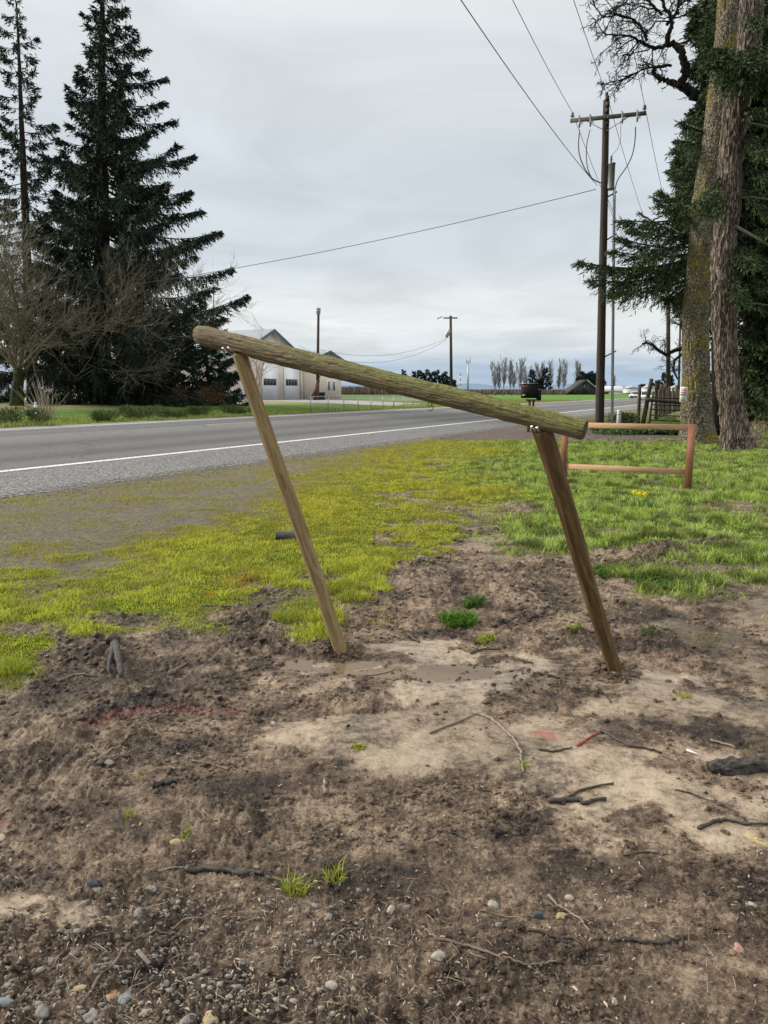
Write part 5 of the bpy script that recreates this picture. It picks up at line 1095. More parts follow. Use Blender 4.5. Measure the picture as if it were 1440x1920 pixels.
def build_right_trees():
    DA = 22.6; A = [(1307, 842, 74), (1307, 800, 60), (1306, 720, 51), (1304, 620, 49), (1306, 560, 48), (1313, 490, 46), (1320, 400, 46), (1335, 300, 45), (1349, 200, 45), (1360, 100, 46), (1371, 0, 46), (1380, -120, 40)]
    ra = P(1307, 838, DA); ra[2] = -.03; rt = thing('conifer_tree', 'large trunk with yellow moss left of the furrowed trunk', 'tree', ra); trunk_tube(rt, A, DA, 'trunk', M['bark_moss'], 601, .035, 26)
    DB = 20.6; Bp = [(1384, 858, 66), (1380, 830, 58), (1370, 760, 48), (1362, 700, 45), (1358, 620, 45), (1356, 500, 47), (1365, 400, 44), (1371, 300, 45), (1381, 200, 46), (1405, 100, 44), (1411, 0, 42), (1420, -120, 36)]
    rb = P(1384, 854, DB); rb[2] = -.03; bt = thing('conifer_tree', 'deeply furrowed reddish brown trunk leaning at the right', 'tree', rb); trunk_tube(bt, Bp, DB, 'trunk', M['bark_furrow'], 611, .055, 18)
    # moss covered stub and dead limbs on the furrowed trunk
    m = MB(); q = np.array([P(*c, DB-.75) for c in ((1354, 500), (1353, 520), (1346, 540), (1337, 556), (1329, 564))]); q[0][1] += .3; m.tube(q, [.07, .075, .065, .05, .015], 24, disp=lambda u, v, r: (fbm(u*8, v*12, 3, 4)-.5)*.07); so = m.build('branch_stub', M['bark_moss'], bt, True); so['label'] = 'yellow mossy hanging branch stub'
    for pts, r, mt in (([(1385, 371), (1410, 370), (1442, 374)], .035, 'stick_mid'), ([(1378, 424), (1400, 436), (1420, 447), (1445, 462)], .05, 'stick_pale'), ([(1380, 498), (1410, 500), (1445, 506)], .03, 'stick_mid'), ([(1392, 228), (1415, 232), (1442, 238)], .035, 'stick_pale'), ([(1372, 570), (1395, 566), (1440, 572)], .025, 'stick_mid')):
        m = MB(); m.tube([P(*c, DB-.2-.15*i) for i, c in enumerate(pts)], np.linspace(r, r*.5, len(pts)), 7); m.build('dead_branch', M[mt], bt, True)
    # foliage of the mossy tree: boughs to given tips
    out = []; lm = MB()
    def bo(x0, y0, x1, y1, D0, D1, dens=25, dr=.95, sag=.07, LL=.16, WW=.034, tree=None, fan=.55):
        q = bough(P(x0, y0, D0), P(x1, y1, D1), sag, LL, WW, dens, dr, out, fan); lm.tube(q, np.linspace(.05, .012, len(q)), 5, cap=False)
    B = [(1340, 390, 1165, 412), (1330, 440, 1185, 430), (1325, 470, 1150, 470), (1315, 480, 1092, 492), (1315, 490, 1110, 525), (1315, 500, 1150, 548), (1320, 505, 1235, 540), (1330, 450, 1200, 400), (1330, 470, 1190, 500), (1325, 480, 1130, 500),
         (1335, 330, 1270, 345), (1340, 300, 1268, 300), (1345, 270, 1272, 262), (1345, 250, 1280, 230), (1340, 360, 1262, 385), (1350, 330, 1255, 372), (1350, 300, 1262, 320), (1330, 420, 1230, 375), (1340, 400, 1240, 360), (1350, 240, 1268, 275),
         (1360, 90, 1315, 60), (1360, 60, 1325, 20), (1365, 30, 1318, 100), (1355, 120, 1320, 170), (1360, 20, 1330, -20), (1350, 200, 1285, 225), (1330, 500, 1255, 560), (1325, 520, 1275, 560), (1330, 430, 1215, 470), (1335, 440, 1225, 520), (1320, 460, 1160, 445)]
    for x0, y0, x1, y1 in B:
        Dd = RNG.uniform(-1.0, 1.6); bo(x0, y0, x1, y1, 23.2, 23.3+Dd)
        if x1 > 1230: bo(x0+5, y0+12, x1+RNG.uniform(0, 14), y1+RNG.uniform(8, 24), 23.6, 24.5+RNG.uniform(0, 2), 30)
    outA = []; lmA = MB(); outB = []; lmB = MB()
    for k in range(60):                                        # long boughs of the shadowed conifer behind the two trunks
        y = 560*RNG.random()-20; q = bough(P(1404, y, 30), P(RNG.uniform(1268, 1325)+(y < 240)*28, y+RNG.uniform(-6, 44), RNG.uniform(26, 28.5)), .06, .24, .06, 26, .9, outA, .5); lmA.tube(q, np.linspace(.06, .012, len(q)), 5, cap=False)
    lm.build('branches', M['bark_dark'], rt, True); leafmesh('foliage', out, 'fir', rt)
    out = []; lm = MB()
    for x0, y0, x1, y1, d1 in ((1410, 100, 1340, 112, -1.6), (1410, 90, 1352, 92, -1.4), (1405, 105, 1362, 138, -1.6), (1412, 80, 1398, 120, -1.8), (1410, 70, 1440, 110, -1.8), (1412, 80, 1455, 90, -1.0), (1405, 110, 1380, 150, -1.7), (1412, 120, 1450, 150, -1.2),
                               (1350, 330, 1318, 372, -1.2), (1350, 340, 1330, 392, -1.4), (1360, 480, 1395, 560, -.9), (1385, 300, 1445, 330, -.6), (1385, 240, 1455, 290, -1), (1385, 340, 1450, 400, -.8), (1380, 440, 1450, 500, -.6), (1385, 200, 1450, 200, -1), (1390, 150, 1460, 170, -1.2),
                               (1390, 20, 1440, 40, -.8), (1400, 500, 1450, 540, -.5), (1410, 420, 1455, 440, -.7), (1375, 455, 1410, 490, -1.0)):
        q = bough(P(x0, y0, DB), P(x1, y1, DB+d1), .05, .15, .03, 46, .8, out, .6); lm.tube(q, np.linspace(.04, .01, len(q)), 5, cap=False)
    for k in range(90):
        y = 720*RNG.random()-20; q = bough(P(1498, y, 33.8), P(RNG.uniform(1390, 1455), y+RNG.uniform(0, 50), RNG.uniform(26.5, 29.5)), .08, .24, .06, 22, 1.0, outB, .5); lmB.tube(q, np.linspace(.07, .012, len(q)), 5, cap=False)
    lm.build('branches', M['bark_dark'], bt, True); leafmesh('foliage', out, 'fir', bt)
    # background conifer filling the right edge
    D = 34; b = P(1500, 790, D); b[2] = 0; root = thing('conifer_tree', 'dark conifer behind the furrowed trunk at the right edge', 'tree', b); k = D/1390.; conifer(root, b, P(1500, -300, D), ([0, .07, .4, .8, 1], [60*k, 165*k, 150*k, 110*k, 30*k]), 190, .4, .30, .085, 17, 1.2, z0=.05, mat='fir'); lmB.build('lower_branches', M['bark_dark'], root, True); leafmesh('lower_foliage', outB, 'fir', root)
    D = 30; b = P(1405, 800, D); b[2] = 0; root = thing('conifer_tree', 'shadowed conifer standing between and behind the two big trunks', 'tree', b); k = D/1390.; conifer(root, b, P(1400, -300, D), ([0, .08, .12, .45, .8, 1], [10*k, 20*k, 70*k, 105*k, 70*k, 10*k]), 150, .18, .28, .08, 17, 1.2, z0=.10, mat='fir'); lmA.build('lower_branches', M['bark_dark'], root, True); leafmesh('lower_foliage', outA, 'fir', root)
    # gnarled bare oak limb over the wires
    D = 24.5; b = P(1352, 838, 26); b[2] = 0; oak = thing('oak_tree', 'gnarled leafless oak whose limb hangs over the power lines', 'tree', b); tm = MB(); pts = [P(1352, 845, 26.5), P(1347, 650, 26.5), P(1356, 450, 26.5), P(1352, 300, 26), P(1345, 215, 25.6)]; pts[0][2] = -.1; tm.tube(pts, [.30, .24, .22, .2, .17], 14); tm.build('trunk', M['bark_oak'], oak, True)
    cm = MB(); z4 = lambda x, y: P(1000+x/3.273, y/3.273, D); cnt = [0]
    oo = dict(lv=3, n=[7, 6, 5], t0=[.12, .15, .2], ang=[.85, .8, .8], len=[.62, .6, .55], up=[.0, -.01, -.02, -.03], wob=.26, rmin=.011, seg=7)
    def limb(pp, r0, r1):
        q = np.array([z4(*c) for c in pp]); q[:, 1] += np.sin(np.linspace(0, math.pi, len(q)))*RNG.uniform(-.4, .4); n = len(q)*5; t = np.linspace(0, len(q)-1, n); q = np.stack([np.interp(t, range(len(q)), q[:, i]) for i in range(3)], 1)
        for _ in range(2): q[1:-1] = (q[:-2]+q[1:-1]*2+q[2:])/4
        q[1:-1] += RNG.normal(0, r0*.2, (n-2, 3)); cm.tube(q, np.linspace(r0, r1, n)*RNG.uniform(.88, 1.12, n), 9); return q
    m0 = limb([(1120, 700), (1060, 655), (990, 605), (930, 560), (900, 520)], .15, .13); m0[0] = pts[-1]
    m1 = limb([(905, 525), (915, 480), (905, 410), (885, 340), (868, 295), (815, 272)], .125, .085); m2 = limb([(895, 525), (840, 485), (790, 455), (755, 415), (765, 395), (850, 405)], .10, .04)
    m3 = limb([(825, 275), (815, 230), (832, 170), (815, 115), (780, 70), (765, -20), (760, -100)], .08, .03); m4 = limb([(815, 275), (760, 290), (700, 265), (640, 220), (560, 205), (470, 215)], .065, .02); m5 = limb([(860, 265), (905, 268), (960, 250), (995, 290), (1000, 320)], .03, .012); m6 = limb([(700, 250), (660, 180), (600, 130), (520, 100), (420, 110)], .045, .015)
    m7 = limb([(755, 410), (700, 400), (640, 430), (560, 470), (480, 505)], .035, .012); m8 = limb([(820, 150), (880, 80), (900, 0), (930, -80)], .05, .02); m9 = limb([(790, 90), (700, 40), (620, -40)], .045, .02)
    for q, nb, L in ((m3, 9, 1.6), (m4, 9, 1.3), (m6, 8, 1.2), (m7, 6, .8), (m8, 8, 1.3), (m9, 8, 1.5), (m1, 3, .7), (m2, 4, .7), (m0, 4, .8)):
        for j in range(nb):
            i = int(len(q)*(.2+.8*(j+RNG.random())/nb))-1; i = max(1, min(len(q)-1, i)); d = q[i]-q[i-1]; d = d/np.linalg.norm(d)+RNG.normal(0, .75, 3); d /= np.linalg.norm(d); grow(cm, q[i], d, L*RNG.uniform(.6, 1.1), .024, 1, oo, cnt)
    cm.build('crown', M['bark_oak'], oak, True)
    # farther oak whose limb shows left of the mossy trunk
    D = 48; b = P(1300, 780, D); b[2] = 0; ok2 = thing('oak_tree', 'smaller distant leafless oak with one limb curling left of the trunks', 'tree', b); tm = MB(); tm.tube([b, P(1302, 700, D), P(1305, 640, D), P(1310, 560, D)], [.3, .25, .22, .15], 10); tm.build('trunk', M['bark_oak'], ok2, True); cm = MB(); zz = lambda x, y: P(1040+x/3.6, 500+y/3.6, D)
    def limb2(pp, r0, r1):
        q = np.array([zz(*c) for c in pp]); cm.tube(q, np.linspace(r0, r1, len(q)), 7); return q
    a1 = limb2([(930, 545), (870, 548), (810, 565), (750, 595), (700, 565), (660, 525), (625, 515), (590, 520)], .16, .05); a2 = limb2([(930, 600), (860, 590), (810, 630), (800, 700), (830, 760)], .12, .05); a3 = limb2([(920, 330), (860, 250), (800, 220)], .1, .05); a4 = limb2([(900, 480), (850, 400), (870, 330)], .1, .04)
    for q, nb, L in ((a1, 12, 1.1), (a2, 10, 1.3), (a3, 8, 1.3), (a4, 8, 1.2)):
        for j in range(nb):
            i = max(1, int((len(q)-1)*(.35+.65*(j+RNG.random())/nb))); i = min(i, len(q)-1); d = RNG.normal(0, .7, 3)+np.array([-.4, 0, .5]); d /= np.linalg.norm(d); grow(cm, q[i], d, L*RNG.uniform(.6, 1.1), .03, 1, oo, cnt)
    cm.build('crown', M['bark_oak'], ok2, True)
    # sign on the mossy trunk
    c = P(1281.5, 741, DA-.55); u = np.array([.93, -.36, 0]); n_ = np.array([-.36, -.93, 0]); sg = thing('warning_sign', 'small white and red notice nailed to the mossy trunk', 'sign', c); Mx = np.array([u, n_, [0, 0, 1.0]]).T; w = .20
    m = MB(); m.box(c+[0, 0, .02], (w, .006, .44), Mx); m.build('plate', M['white_paint'], sg); m = MB(); m.box(c+[0, 0, .10]+n_*.005, (w*.82, .003, .21), Mx); m.build('printed_panel', surf('faded_red_print', (.42, .12, .14), (.58, .28, .28), 30, .6, 0), sg)
    for z in (.16, .10, .04): m = MB(); m.box(c+[0, 0, z]+n_*.008, (w*.6, .002, .022), Mx); m.build('printed_line', M['white_paint'], sg)
    m = MB(); m.box(c+[0, 0, -.14]+n_*.005, (w*.7, .002, .012), Mx); m.build('printed_line', M['pole'], sg)
    # low things at the right
    cb = crown_blob
    cb('brown_shrub', 'brown leaved tree hanging low behind the furrowed trunk', P(1425, 735, 38)*[1, 1, 0], (2.2, 1.5, 2.9), 9000, .14, .07, 'brownleaf', 'tree', 12, .0, smat='bark_dark'); cb('brush_pile', 'small brush pile on the lawn behind the furrowed trunk', P(1413, 785, 34)*[1, 1, 0], (1.2, .8, .7), 2500, .14, .03, 'brownleaf', 'brush pile', 8, .4, stems=False)
    cb('ivy_patch', 'dark green leafy ground cover behind the timber frame', P(1235, 810, 28.5)*[1, 1, 0], (2.3, 1.0, .30), 12000, .09, .06, 'bed_ivy', 'ground cover', 26, .6, stems=False, kind=None); cb('verge_bush', 'yellowish weedy bush behind the marker post', P(1180, 800, 36)*[1, 1, 0], (1.3, .8, .55), 3000, .10, .03, 'hedge', 'shrub', 8, .8, stems=False)
RNG = np.random.default_rng(303); random.seed(303)
build_right_trees()

# ================================================================ FIREHOUSE AND DISTANCE
def zat(px, py, p): s = s_at(px, p); y = s*CA+p*SA; return P(px, py, y)[2]
def W3(p, s, z): x, y = from_ps(p, s); return np.array([x, y, z])
def seam_roof():
    m, N, L, B = newmat('seamed_metal_roof'); uv = N.new('ShaderNodeTexCoord').outputs['UV']; w = N.new('ShaderNodeTexWave'); w.bands_direction = 'X'; w.inputs['Scale'].default_value = .8; L.new(uv, w.inputs['Vector'])
    L.new(ramp(N, L, w.outputs['Fac'], [(.0, (.28, .33, .33)), (.12, (.50, .55, .55)), (1, (.56, .61, .61))]), B.inputs['Base Color']); B.inputs['Roughness'].default_value = .45; return m
def house(root, p0, p1, sl, sr, zg, ze, sa, za, wallm, roofm, trim, over=.5):
    m = MB(); prof = [W3(p0, sl, zg), W3(p0, sr, zg), W3(p0, sr, ze), W3(p0, sa, za), W3(p0, sl, ze)]; m.prism(prof, W3(p1, 0, 0)-W3(p0, 0, 0)); m.build('wall', wallm, root)
    slope = (za-ze)/(sr-sa)
    for s_e, sg in ((sl, -1), (sr, 1)):
        a0 = W3(p0-over, sa, za+.06); a1 = W3(p1+over, sa, za+.06); e = s_e+sg*over; b0 = W3(p0-over, e, za+.06-slope*abs(e-sa)); b1 = W3(p1+over, e, za+.06-slope*abs(e-sa)); v = [a0, a1, b1, b0]; v = v+[q+np.array([0, 0, .12]) for q in v]
        L = abs(p1-p0)+2*over; uv = [(0, 0), (L, 0), (L, 5), (0, 5)]*2; mm = MB(); mm.add(v, [(0, 1, 2, 3), (7, 6, 5, 4), (0, 4, 5, 1), (1, 5, 6, 2), (2, 6, 7, 3), (3, 7, 4, 0)], uv); mm.build('roof', roofm, root)
        t = MB(); t.beam(a0+(a0-W3(p1, sa, za+.06))*.0+W3(-.03, 0, .0)*1, b0+W3(-.03, 0, 0), .06, .26); t.build('fascia', trim, root)
def build_firehouse():
    p0 = 48.6; zg = .72; sa, sr = s_at(510, p0), s_at(571, p0); sl = 2*sa-sr; za = zat(510, 620, p0); ze = za-(za-zat(539, 648, p0))*(sr-sa)/(s_at(539, p0)-sa); root = thing('firehouse', 'beige firehouse with green metal roof and white bay doors', 'building', W3(p0, sa, zg))
    rm = seam_roof(); tm = surf('roof_trim', (.06, .09, .10), (.09, .12, .13), 2, .5, 0); house(root, p0, p0+24, sl, sr, zg, ze, sa, za, M['beige'], rm, tm)
    dm = surf('bay_door', (.84, .86, .88), (.88, .90, .92), .5, .5, 0); zt = zat(506, 681, p0)
    for x0, x1 in ((492.5, 519.5), (534, 558.5), (452, 472)):
        s0, s1 = s_at(x0, p0), s_at(x1, p0); q = p0-.05; f = MB()
        for z in (0,): f.prism([W3(q, s0, zg), W3(q, s1, zg), W3(q, s1, zt), W3(q, s0, zt)], W3(.04, 0, 0))
        door = f.build('bay_door', dm, root); w0 = s1-s0; zb = zg+.405*(zt-zg)
        for k in range(4):
            a = s0+w0*(.06+.225*k); g = MB(); g.prism([W3(q-.02, a, zb), W3(q-.02, a+w0*.205, zb), W3(q-.02, a+w0*.205, zb+.72), W3(q-.02, a, zb+.72)], W3(.015, 0, 0)); gp = g.build('pane', M['glass'], root); gp.parent = door
        for e0, e1 in ((s0-.16, s0), (s1, s1+.16)): t = MB(); t.prism([W3(q-.03, e0, zg), W3(q-.03, e1, zg), W3(q-.03, e1, zt+.2), W3(q-.03, e0, zt+.2)], W3(.06, 0, 0)); t.build('door_trim', M['white_paint'], root)
        t = MB(); t.prism([W3(q-.03, s0, zt), W3(q-.03, s1, zt), W3(q-.03, s1, zt+.2), W3(q-.03, s0, zt+.2)], W3(.06, 0, 0)); t.build('door_trim', M['white_paint'], root)
    s0 = s_at(564, p0); t = MB(); t.tube([W3(p0-.15, s0, zg), W3(p0-.15, s0, zg+3.4)], .06, 8); t.build('downpipe', M['white_paint'], root)
    # connecting wall and office wing
    s1, s2 = s_at(571, p0)+.01, s_at(582.5, 49.2); t = MB(); t.prism([W3(49.2, s1, zg), W3(49.2, s2, zg), W3(49.2, s2, zg+4.0), W3(49.2, s1, zg+4.0)], W3(10, 0, 0)); t.build('link_wall', M['beige_dark'], root)
    p1 = 47.4; a, b, c = s_at(582.5, p1), s_at(640, p1), s_at(615, p1); za2 = zat(615, 660, p1); ze2 = zat(640, 677, p1); wing = thing('office_wing', 'low beige gabled wing with two narrow windows', 'building', W3(p1, c, zg)); house(wing, p1, p1+16, 2*c-b, b, zg, ze2, c, za2, M['beige'], rm, tm, .4)
    z0, z1 = zat(616, 733, p1), zat(616, 713, p1)
    for x in (613.2, 619.3), (622.7, 628.9):
        s0, s1 = s_at(x[0], p1), s_at(x[1], p1); f = MB(); f.prism([W3(p1-.06, s0, z0), W3(p1-.06, s1, z0), W3(p1-.06, s1, z1), W3(p1-.06, s0, z1)], W3(.05, 0, 0)); fr = f.build('window', M['white_paint'], wing); g = MB(); d = (s1-s0)*.24; g.prism([W3(p1-.08, s0+d, z0+.12), W3(p1-.08, s1-d, z0+.12), W3(p1-.08, s1-d, z1-.12), W3(p1-.08, s0+d, z1-.12)], W3(.015, 0, 0)); gp = g.build('pane', M['glass'], wing); gp.parent = fr
    # siren pole
    D = 76; b = P(595, 752, D); b[2] = .78; t = P(597, 590, D); root = thing('siren_pole', 'tall dark pole topped by a grey warning siren', 'siren', b); m = MB(); m.tube([b, t], [.17, .12], 12); m.build('pole', M['pole'], root, True); m = MB(); m.lathe(t, [(.16, 0), (.16, .04), (.20, .05), (.20, .32), (.25, .34), (.25, .40), (.18, .42), (.18, .50), (.26, .52), (.27, .60), (.10, .70)], 18); m.build('siren', M['galv'], root, True)
    m = MB(); m.tube([b+[-.1, -.2, 0], P(596, 712, D-.2)], [.30, .16], 8); m.tube([b+[-.75, -.2, 0], P(594, 726, D-.2)], .10, 6); m.build('shrouded_base', M['rust'], root, True)
    b = P(603.5, 750, 78); b[2] = .76; root = thing('wheeled_bin', 'dark wheeled bin beside the siren pole', 'bin', b); m = MB(); k = .30; m.prism([(b[0]-k*.85, b[1]-k, b[2]+.05), (b[0]+k*.85, b[1]-k, b[2]+.05), (b[0]+k*1.05, b[1]-k, b[2]+.75), (b[0]-k*1.05, b[1]-k, b[2]+.75)], (0, 2*k, 0)); m.build('body', M['black_plastic'], root); m = MB(); m.box(b+[0, 0, .80], (.72, .74, .08)); m.build('lid', M['dark_metal'], root)
    for sx in (-1, 1): m = MB(); m.tube([b+[sx*.28, .3, .1], b+[sx*.33, .3, .1]], .1, 12); m.build('wheel', M['black_plastic'], root, True)
RNG = np.random.default_rng(304); random.seed(304)
build_firehouse()
def build_chainlink():
    a = P(583, 776, 43); b = P(806, 764, 66); za, zb = zfar(road_p(a[0], a[1])), zfar(road_p(b[0], b[1])); a[2] = za; b[2] = zb; root = thing('chain_link_fence', 'low grey chain link fence beyond the road', 'fence', (a+b)/2); n = 11; H = .95
    m, N, L, B = newmat('chain_mesh'); B.inputs['Base Color'].default_value = (.25, .26, .26, 1)
    for i in range(n):
        q = a+(b-a)*i/(n-1); mm = MB(); mm.tube([q, q+[0, 0, H]], .035 if i in (0, 6) else .026, 8); mm.build('fence_post', M['galv'], root)
    mm = MB(); mm.tube([a+[0, 0, H], b+[0, 0, H]], .022, 6); mm.build('top_rail', M['galv'], root)
    mm = MB(); d = (b-a); Lh = np.linalg.norm(d[:2]); d = d/Lh; st = .22
    for k in range(int(Lh/st)):
        for s_ in (0, 1):
            q = a+d*k*st+[0, 0, .05]; e = q+d*(H*.9)*(1 if s_ else -1)+[0, 0, H*.9]
            if 0 < (e-a)@d < Lh: mm.tube([q, e], .0035, 3, cap=False)
    mm.build('mesh', m, root)
RNG = np.random.default_rng(305); random.seed(305)
build_chainlink()
def build_far():
    # old barn
    D = 250; f = lambda x, y: P(x, y, D); g = f(1095, 744); g[2] = .7; root = thing('old_barn', 'weathered grey barn with sagging gable in the far field', 'barn', g); prof = [f(1066, 742), f(1118, 742), f(1118, 729), f(1100, 714), f(1066, 737)]
    for q in prof[:2]: q[2] = .6
    m = MB(); m.prism(prof, (1, 14, 0)); m.build('wall', M['oldbarn'], root)
    for a, b, mt in ((prof[3], prof[2], 'oldroof'), (prof[3], prof[4], 'oldbarn')): d = (b-a)*.12; m = MB(); m.prism([a+[0, -.5, .02], b+d+[0, -.5, .02], b+d+[0, -.5, .45], a+[0, -.5, .45]], (1, 15, 0)); m.build('roof', M[mt], root)
    c = f(1096, 728); m = MB(); m.box(c+[0, -.1, 0], (1.1, .3, 3.2)); m.build('opening', M['glass'], root)
    D = 330; g = P(1145, 744, D); g[2] = .7; root = thing('farm_shed', 'long red farm shed with white roof and white door', 'barn', g); a, b = P(1112, 744, D), P(1172, 744, D); a[2] = b[2] = .6; h = P(0, 734, D)[2]; hr = P(0, 723.5, D)[2]
    m = MB(); m.prism([a, b, (b[0], D, h), (a[0], D, h)], (0, 14, 0)); m.build('wall', M['redbarn'], root); m = MB(); m.prism([(a[0]-.4, D-.6, h), (a[0]-.4, D+7, hr), (a[0]-.4, D+14.6, h)], (b[0]-a[0]+.8, 0, 0)); m.build('roof', M['white_paint'], root)
    a1, b1 = P(1141, 744, D-.15), P(1166, 744, D-.15); m = MB(); m.box(((a1[0]+b1[0])/2, D-.1, (h+.6)/2-.2), (b1[0]-a1[0], .2, h-1.0)); m.build('door', M['white_paint'], root)
    for x0, x1, yt, ye, D, lab in ((1172, 1202, 722, 728, 300, 'leftmost grey grain bin beside the red shed'), (1206, 1236, 721, 727, 320, 'middle grey grain bin partly behind the white cars'), (1256, 1280, 722, 728, 340, 'rightmost grain bin seen through the pickets')):
        a, b = P(x0, 745, D), P(x1, 745, D); r = (b[0]-a[0])/2; c = ((a[0]+b[0])/2, D+r, .5); e = P(0, ye, D)[2]-.5; t = P(0, yt, D)[2]-.5; root = thing('grain_bin', lab, 'grain bin', c); m = MB(); m.lathe(c, [(r, 0), (r, e*.33), (r*1.01, e*.34), (r, e*.36), (r, e)], 28); m.build('wall', M['bin'], root, True); m = MB(); m.lathe((c[0], c[1], c[2]+e), [(r*1.04, 0), (r*.15, t-e-.2), (.02, t-e)], 28); m.build('roof', M['bin'], root, True)
    # bare poplars
    o = dict(lv=2, n=[24, 12], t0=[.05, .2], ang=[.45, .55], len=[.30, .5], up=[.10, .12, .12], wob=.06, rmin=.040, main=3, open=.10, seg=6)
    xs = [(928, 684), (936, 690), (944, 678), (957, 680), (963, 686), (974, 677), (985, 690), (1008, 688), (1016, 684), (1031, 682), (1047, 690), (1057, 681), (1080, 684), (1086, 690), (1150, 708)]
    nm = ['first', 'second', 'third', 'fourth', 'fifth', 'sixth', 'seventh', 'eighth', 'ninth', 'tenth', 'eleventh', 'twelfth', 'thirteenth', 'fourteenth', 'last']
    for i, (x, y) in enumerate(xs):
        D = 380+RNG.uniform(-25, 25); b = P(x, 740, D); b[2] = .7; H = P(x, y, D)[2]-.7; bare_tree('poplar_tree', '%s from left in the distant row of bare poplars' % nm[i], b, H, .22, o, 'poplar', 'poplar', stem=.15, group='bare poplars along the far field')
    # far evergreens
    def fe(px, yt, wpx, D, lab, grp, nb=26): b = P(px, 742, D); b[2] = .7; k = D/1390.; r = thing('evergreen_tree', lab, 'tree', b, grp); conifer(r, b, P(px, yt, D), ([0, .25, 1], [wpx*k*.9, wpx*k, .2]), nb, .3, 14*k*.35, 5*k*.4, 3.5, .5, z0=.02, mat='farfir', limb=False)
    G1 = 'distant evergreens beyond the log'
    for i, (x, y, w) in enumerate([(757, 694, 7), (764, 706, 6), (776, 697, 8), (786, 694, 9), (794, 700, 8), (802, 694, 9), (811, 698, 8), (819, 695, 8), (827, 703, 8), (834, 698, 8), (840, 706, 8), (850, 712, 7)]): fe(x, y, w, 460, '%s from left of the dark evergreens beyond the middle of the log' % nm[i], G1)
    G2 = 'distant evergreens among the poplars'
    for i, (x, y, w) in enumerate([(998, 694, 11), (1023, 690, 13), (1012, 712, 8), (1093, 697, 7), (1102, 700, 7), (1110, 697, 8), (1117, 700, 7), (1086, 706, 7), (1130, 712, 8)]): fe(x, y, w, 370, '%s dark evergreen counted along the poplar row' % nm[i], G2, 34)
    G3 = 'tiny evergreens on the far right horizon'
    for i, (x, y, w) in enumerate([(1205, 722, 4), (1222, 718, 5), (1233, 714, 7), (1246, 700, 8), (1258, 704, 8)]): fe(x, y, w, 420, '%s from left of the evergreens behind the grain bins' % nm[i], G3)
    # brown rows beyond the field
    n = 42000; y = RNG.uniform(250, 420, n); x = y*RNG.uniform(-.13, .245, n); n = len(x); hh = RNG.uniform(.6, 2.3, n)*np.where(x/y < .07, 1.5, 1)
    v, f = leafpack(np.stack([x, y, np.full(n, .6)], 1), np.stack([RNG.normal(0, .12, n), RNG.normal(0, .12, n), np.ones(n)], 1), hh, np.full(n, .5)); o = link_mesh('brown_crop_rows', v, f, M['crop'], None, False, np.zeros(3)); tag(o, 'low brown crop rows at the far edge of the field', 'crop', kind='stuff')
    # fence posts along the far field
    for i in range(16):
        px = 900+i*14.5; D = 150+i*9; b = P(px, 750, D); b[2] = zfar(road_p(b[0], b[1])); 
        if road_p(b[0], b[1]) < 24.5: continue
        m = MB(); m.tube([b, b+[0, 0, 1.2]], .09, 6); tag(m.build('field_post', M['fencewood'], None), '%s short wooden post along the far green field' % (nm+['final'])[i], 'post', 'short posts along the far field')
    # hills
    n = 90; x = np.linspace(-2600, 3200, n); hh = 8+45*fbm(x*.0016, x*0, 4, 61)+18*fbm(x*.01, x*0, 3, 66); v = [(a, 4200, -20) for a in x]+[(a, 4700, h) for a, h in zip(x, hh)]+[(a, 5600, -20) for a in x]; f = [(i, i+1, n+i+1, n+i) for i in range(n-1)]+[(n+i, n+i+1, 2*n+i+1, 2*n+i) for i in range(n-1)]
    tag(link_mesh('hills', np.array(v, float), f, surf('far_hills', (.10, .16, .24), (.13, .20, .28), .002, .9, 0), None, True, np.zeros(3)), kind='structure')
RNG = np.random.default_rng(306); random.seed(306)
build_far()
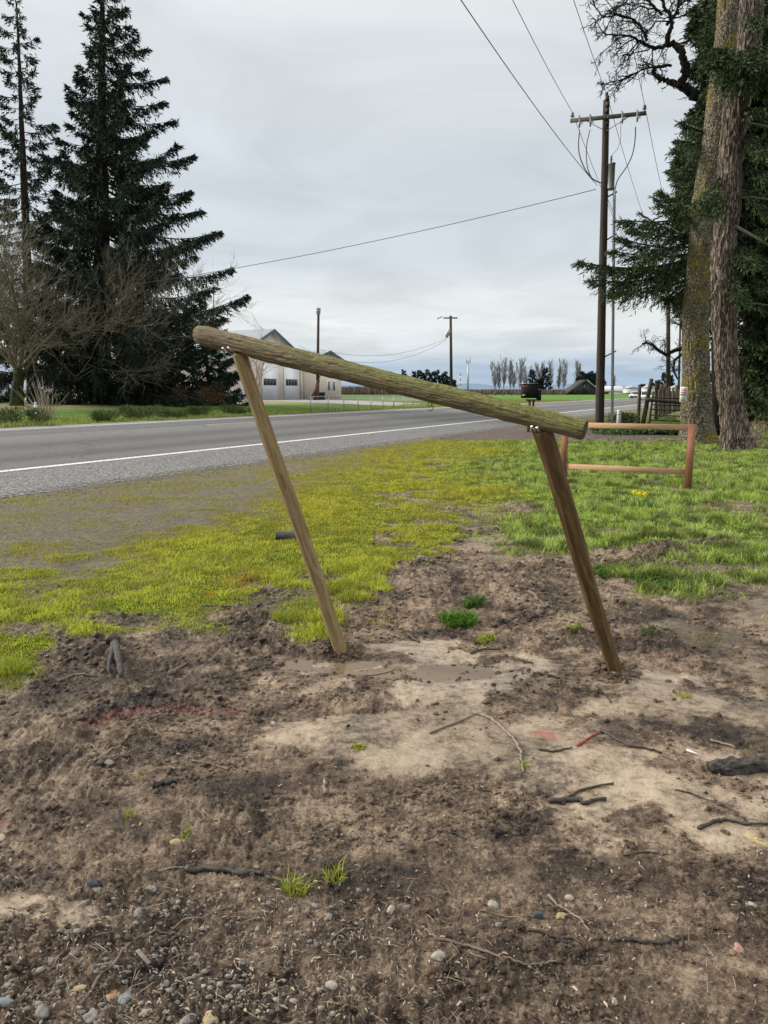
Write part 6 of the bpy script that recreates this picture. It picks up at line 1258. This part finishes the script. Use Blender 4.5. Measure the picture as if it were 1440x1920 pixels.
def build_car(c, name, label, paint, tall, front):
    root = thing(name, label, 'car', c); fx = np.array([-SA, -CA, 0])*(1 if front else -1); rx = np.array([-fx[1], fx[0], 0]); up = np.array([0, 0, 1.0]); Tq = lambda l, w, z: np.array(c)+fx*l+rx*w+up*z; H = tall; Wd = .92
    def pr(prof, w0, w1): m = MB(); m.prism([Tq(l, w0, z) for l, z in prof], rx*(w1-w0)); return m
    pr([(2.3, .35), (2.35, .6), (2.2, .85), (1.3, 1.0), (-2.1, 1.02), (-2.3, .85), (-2.3, .35)], -Wd, Wd).build('body', paint, root)
    pr([(1.2, 1.0), (.45, H-.08), (.1, H), (-1.5, H), (-2.0, 1.02)], -Wd*.86, Wd*.86).build('cabin', paint, root)
    m = MB(); m.prism([Tq(1.17, -.72, 1.06), Tq(1.17, .72, 1.06), Tq(.52, .66, H-.12), Tq(.52, -.66, H-.12)], fx*.04+up*.03); m.build('windscreen', M['glass'], root); m = MB(); m.prism([Tq(-2.0, -.7, 1.1), Tq(-2.0, .7, 1.1), Tq(-1.57, .66, H-.1), Tq(-1.57, -.66, H-.1)], -fx*.04+up*.03); m.build('rear_window', M['glass'], root)
    for s_ in (-1, 1):
        m = MB(); m.prism([Tq(.95, s_*Wd*.87, 1.06), Tq(.42, s_*Wd*.87, H-.14), Tq(-1.4, s_*Wd*.87, H-.14), Tq(-1.75, s_*Wd*.87, 1.06)], rx*s_*.02); m.build('side_window', M['glass'], root)
        for l in (1.45, -1.4): m = MB(); m.tube([Tq(l, s_*.72, .33), Tq(l, s_*.94, .33)], .34, 16); w = m.build('wheel', M['black_plastic'], root, True); m = MB(); m.tube([Tq(l, s_*.94, .33), Tq(l, s_*.955, .33)], .2, 12); r_ = m.build('rim', M['galv'], root, True); r_.parent = w
        m = MB(); m.box(Tq(2.3, s_*.65, .72), (.3, .2, .16)); m.build('headlight', M['white_paint'], root); m = MB(); m.box(Tq(-2.3, s_*.78, .8), (.2, .15, .3)); m.build('tail_light', M['red_paint'], root)
    m = MB(); m.prism([Tq(2.34, -.75, .36), Tq(2.34, .75, .36), Tq(2.36, .6, .62), Tq(2.36, -.6, .62)], fx*.03); m.build('grille', M['black_plastic'], root)
cw = surf('white_car_paint', (.66, .67, .68), (.72, .73, .74), 1, .25, 0); cs = surf('silver_car_paint', (.42, .46, .47), (.52, .56, .57), 1, .25, 0)
b = P(1191, 748.5, 150); b[2] = .22; build_car(b, 'parked_car', 'silver car approaching on the far road, left of the white one', cs, 1.55, True)
b = P(1209.5, 750, 128); b[2] = .12; build_car(b, 'parked_car', 'white car on the far road behind the leaning fence post', cw, 1.7, False)
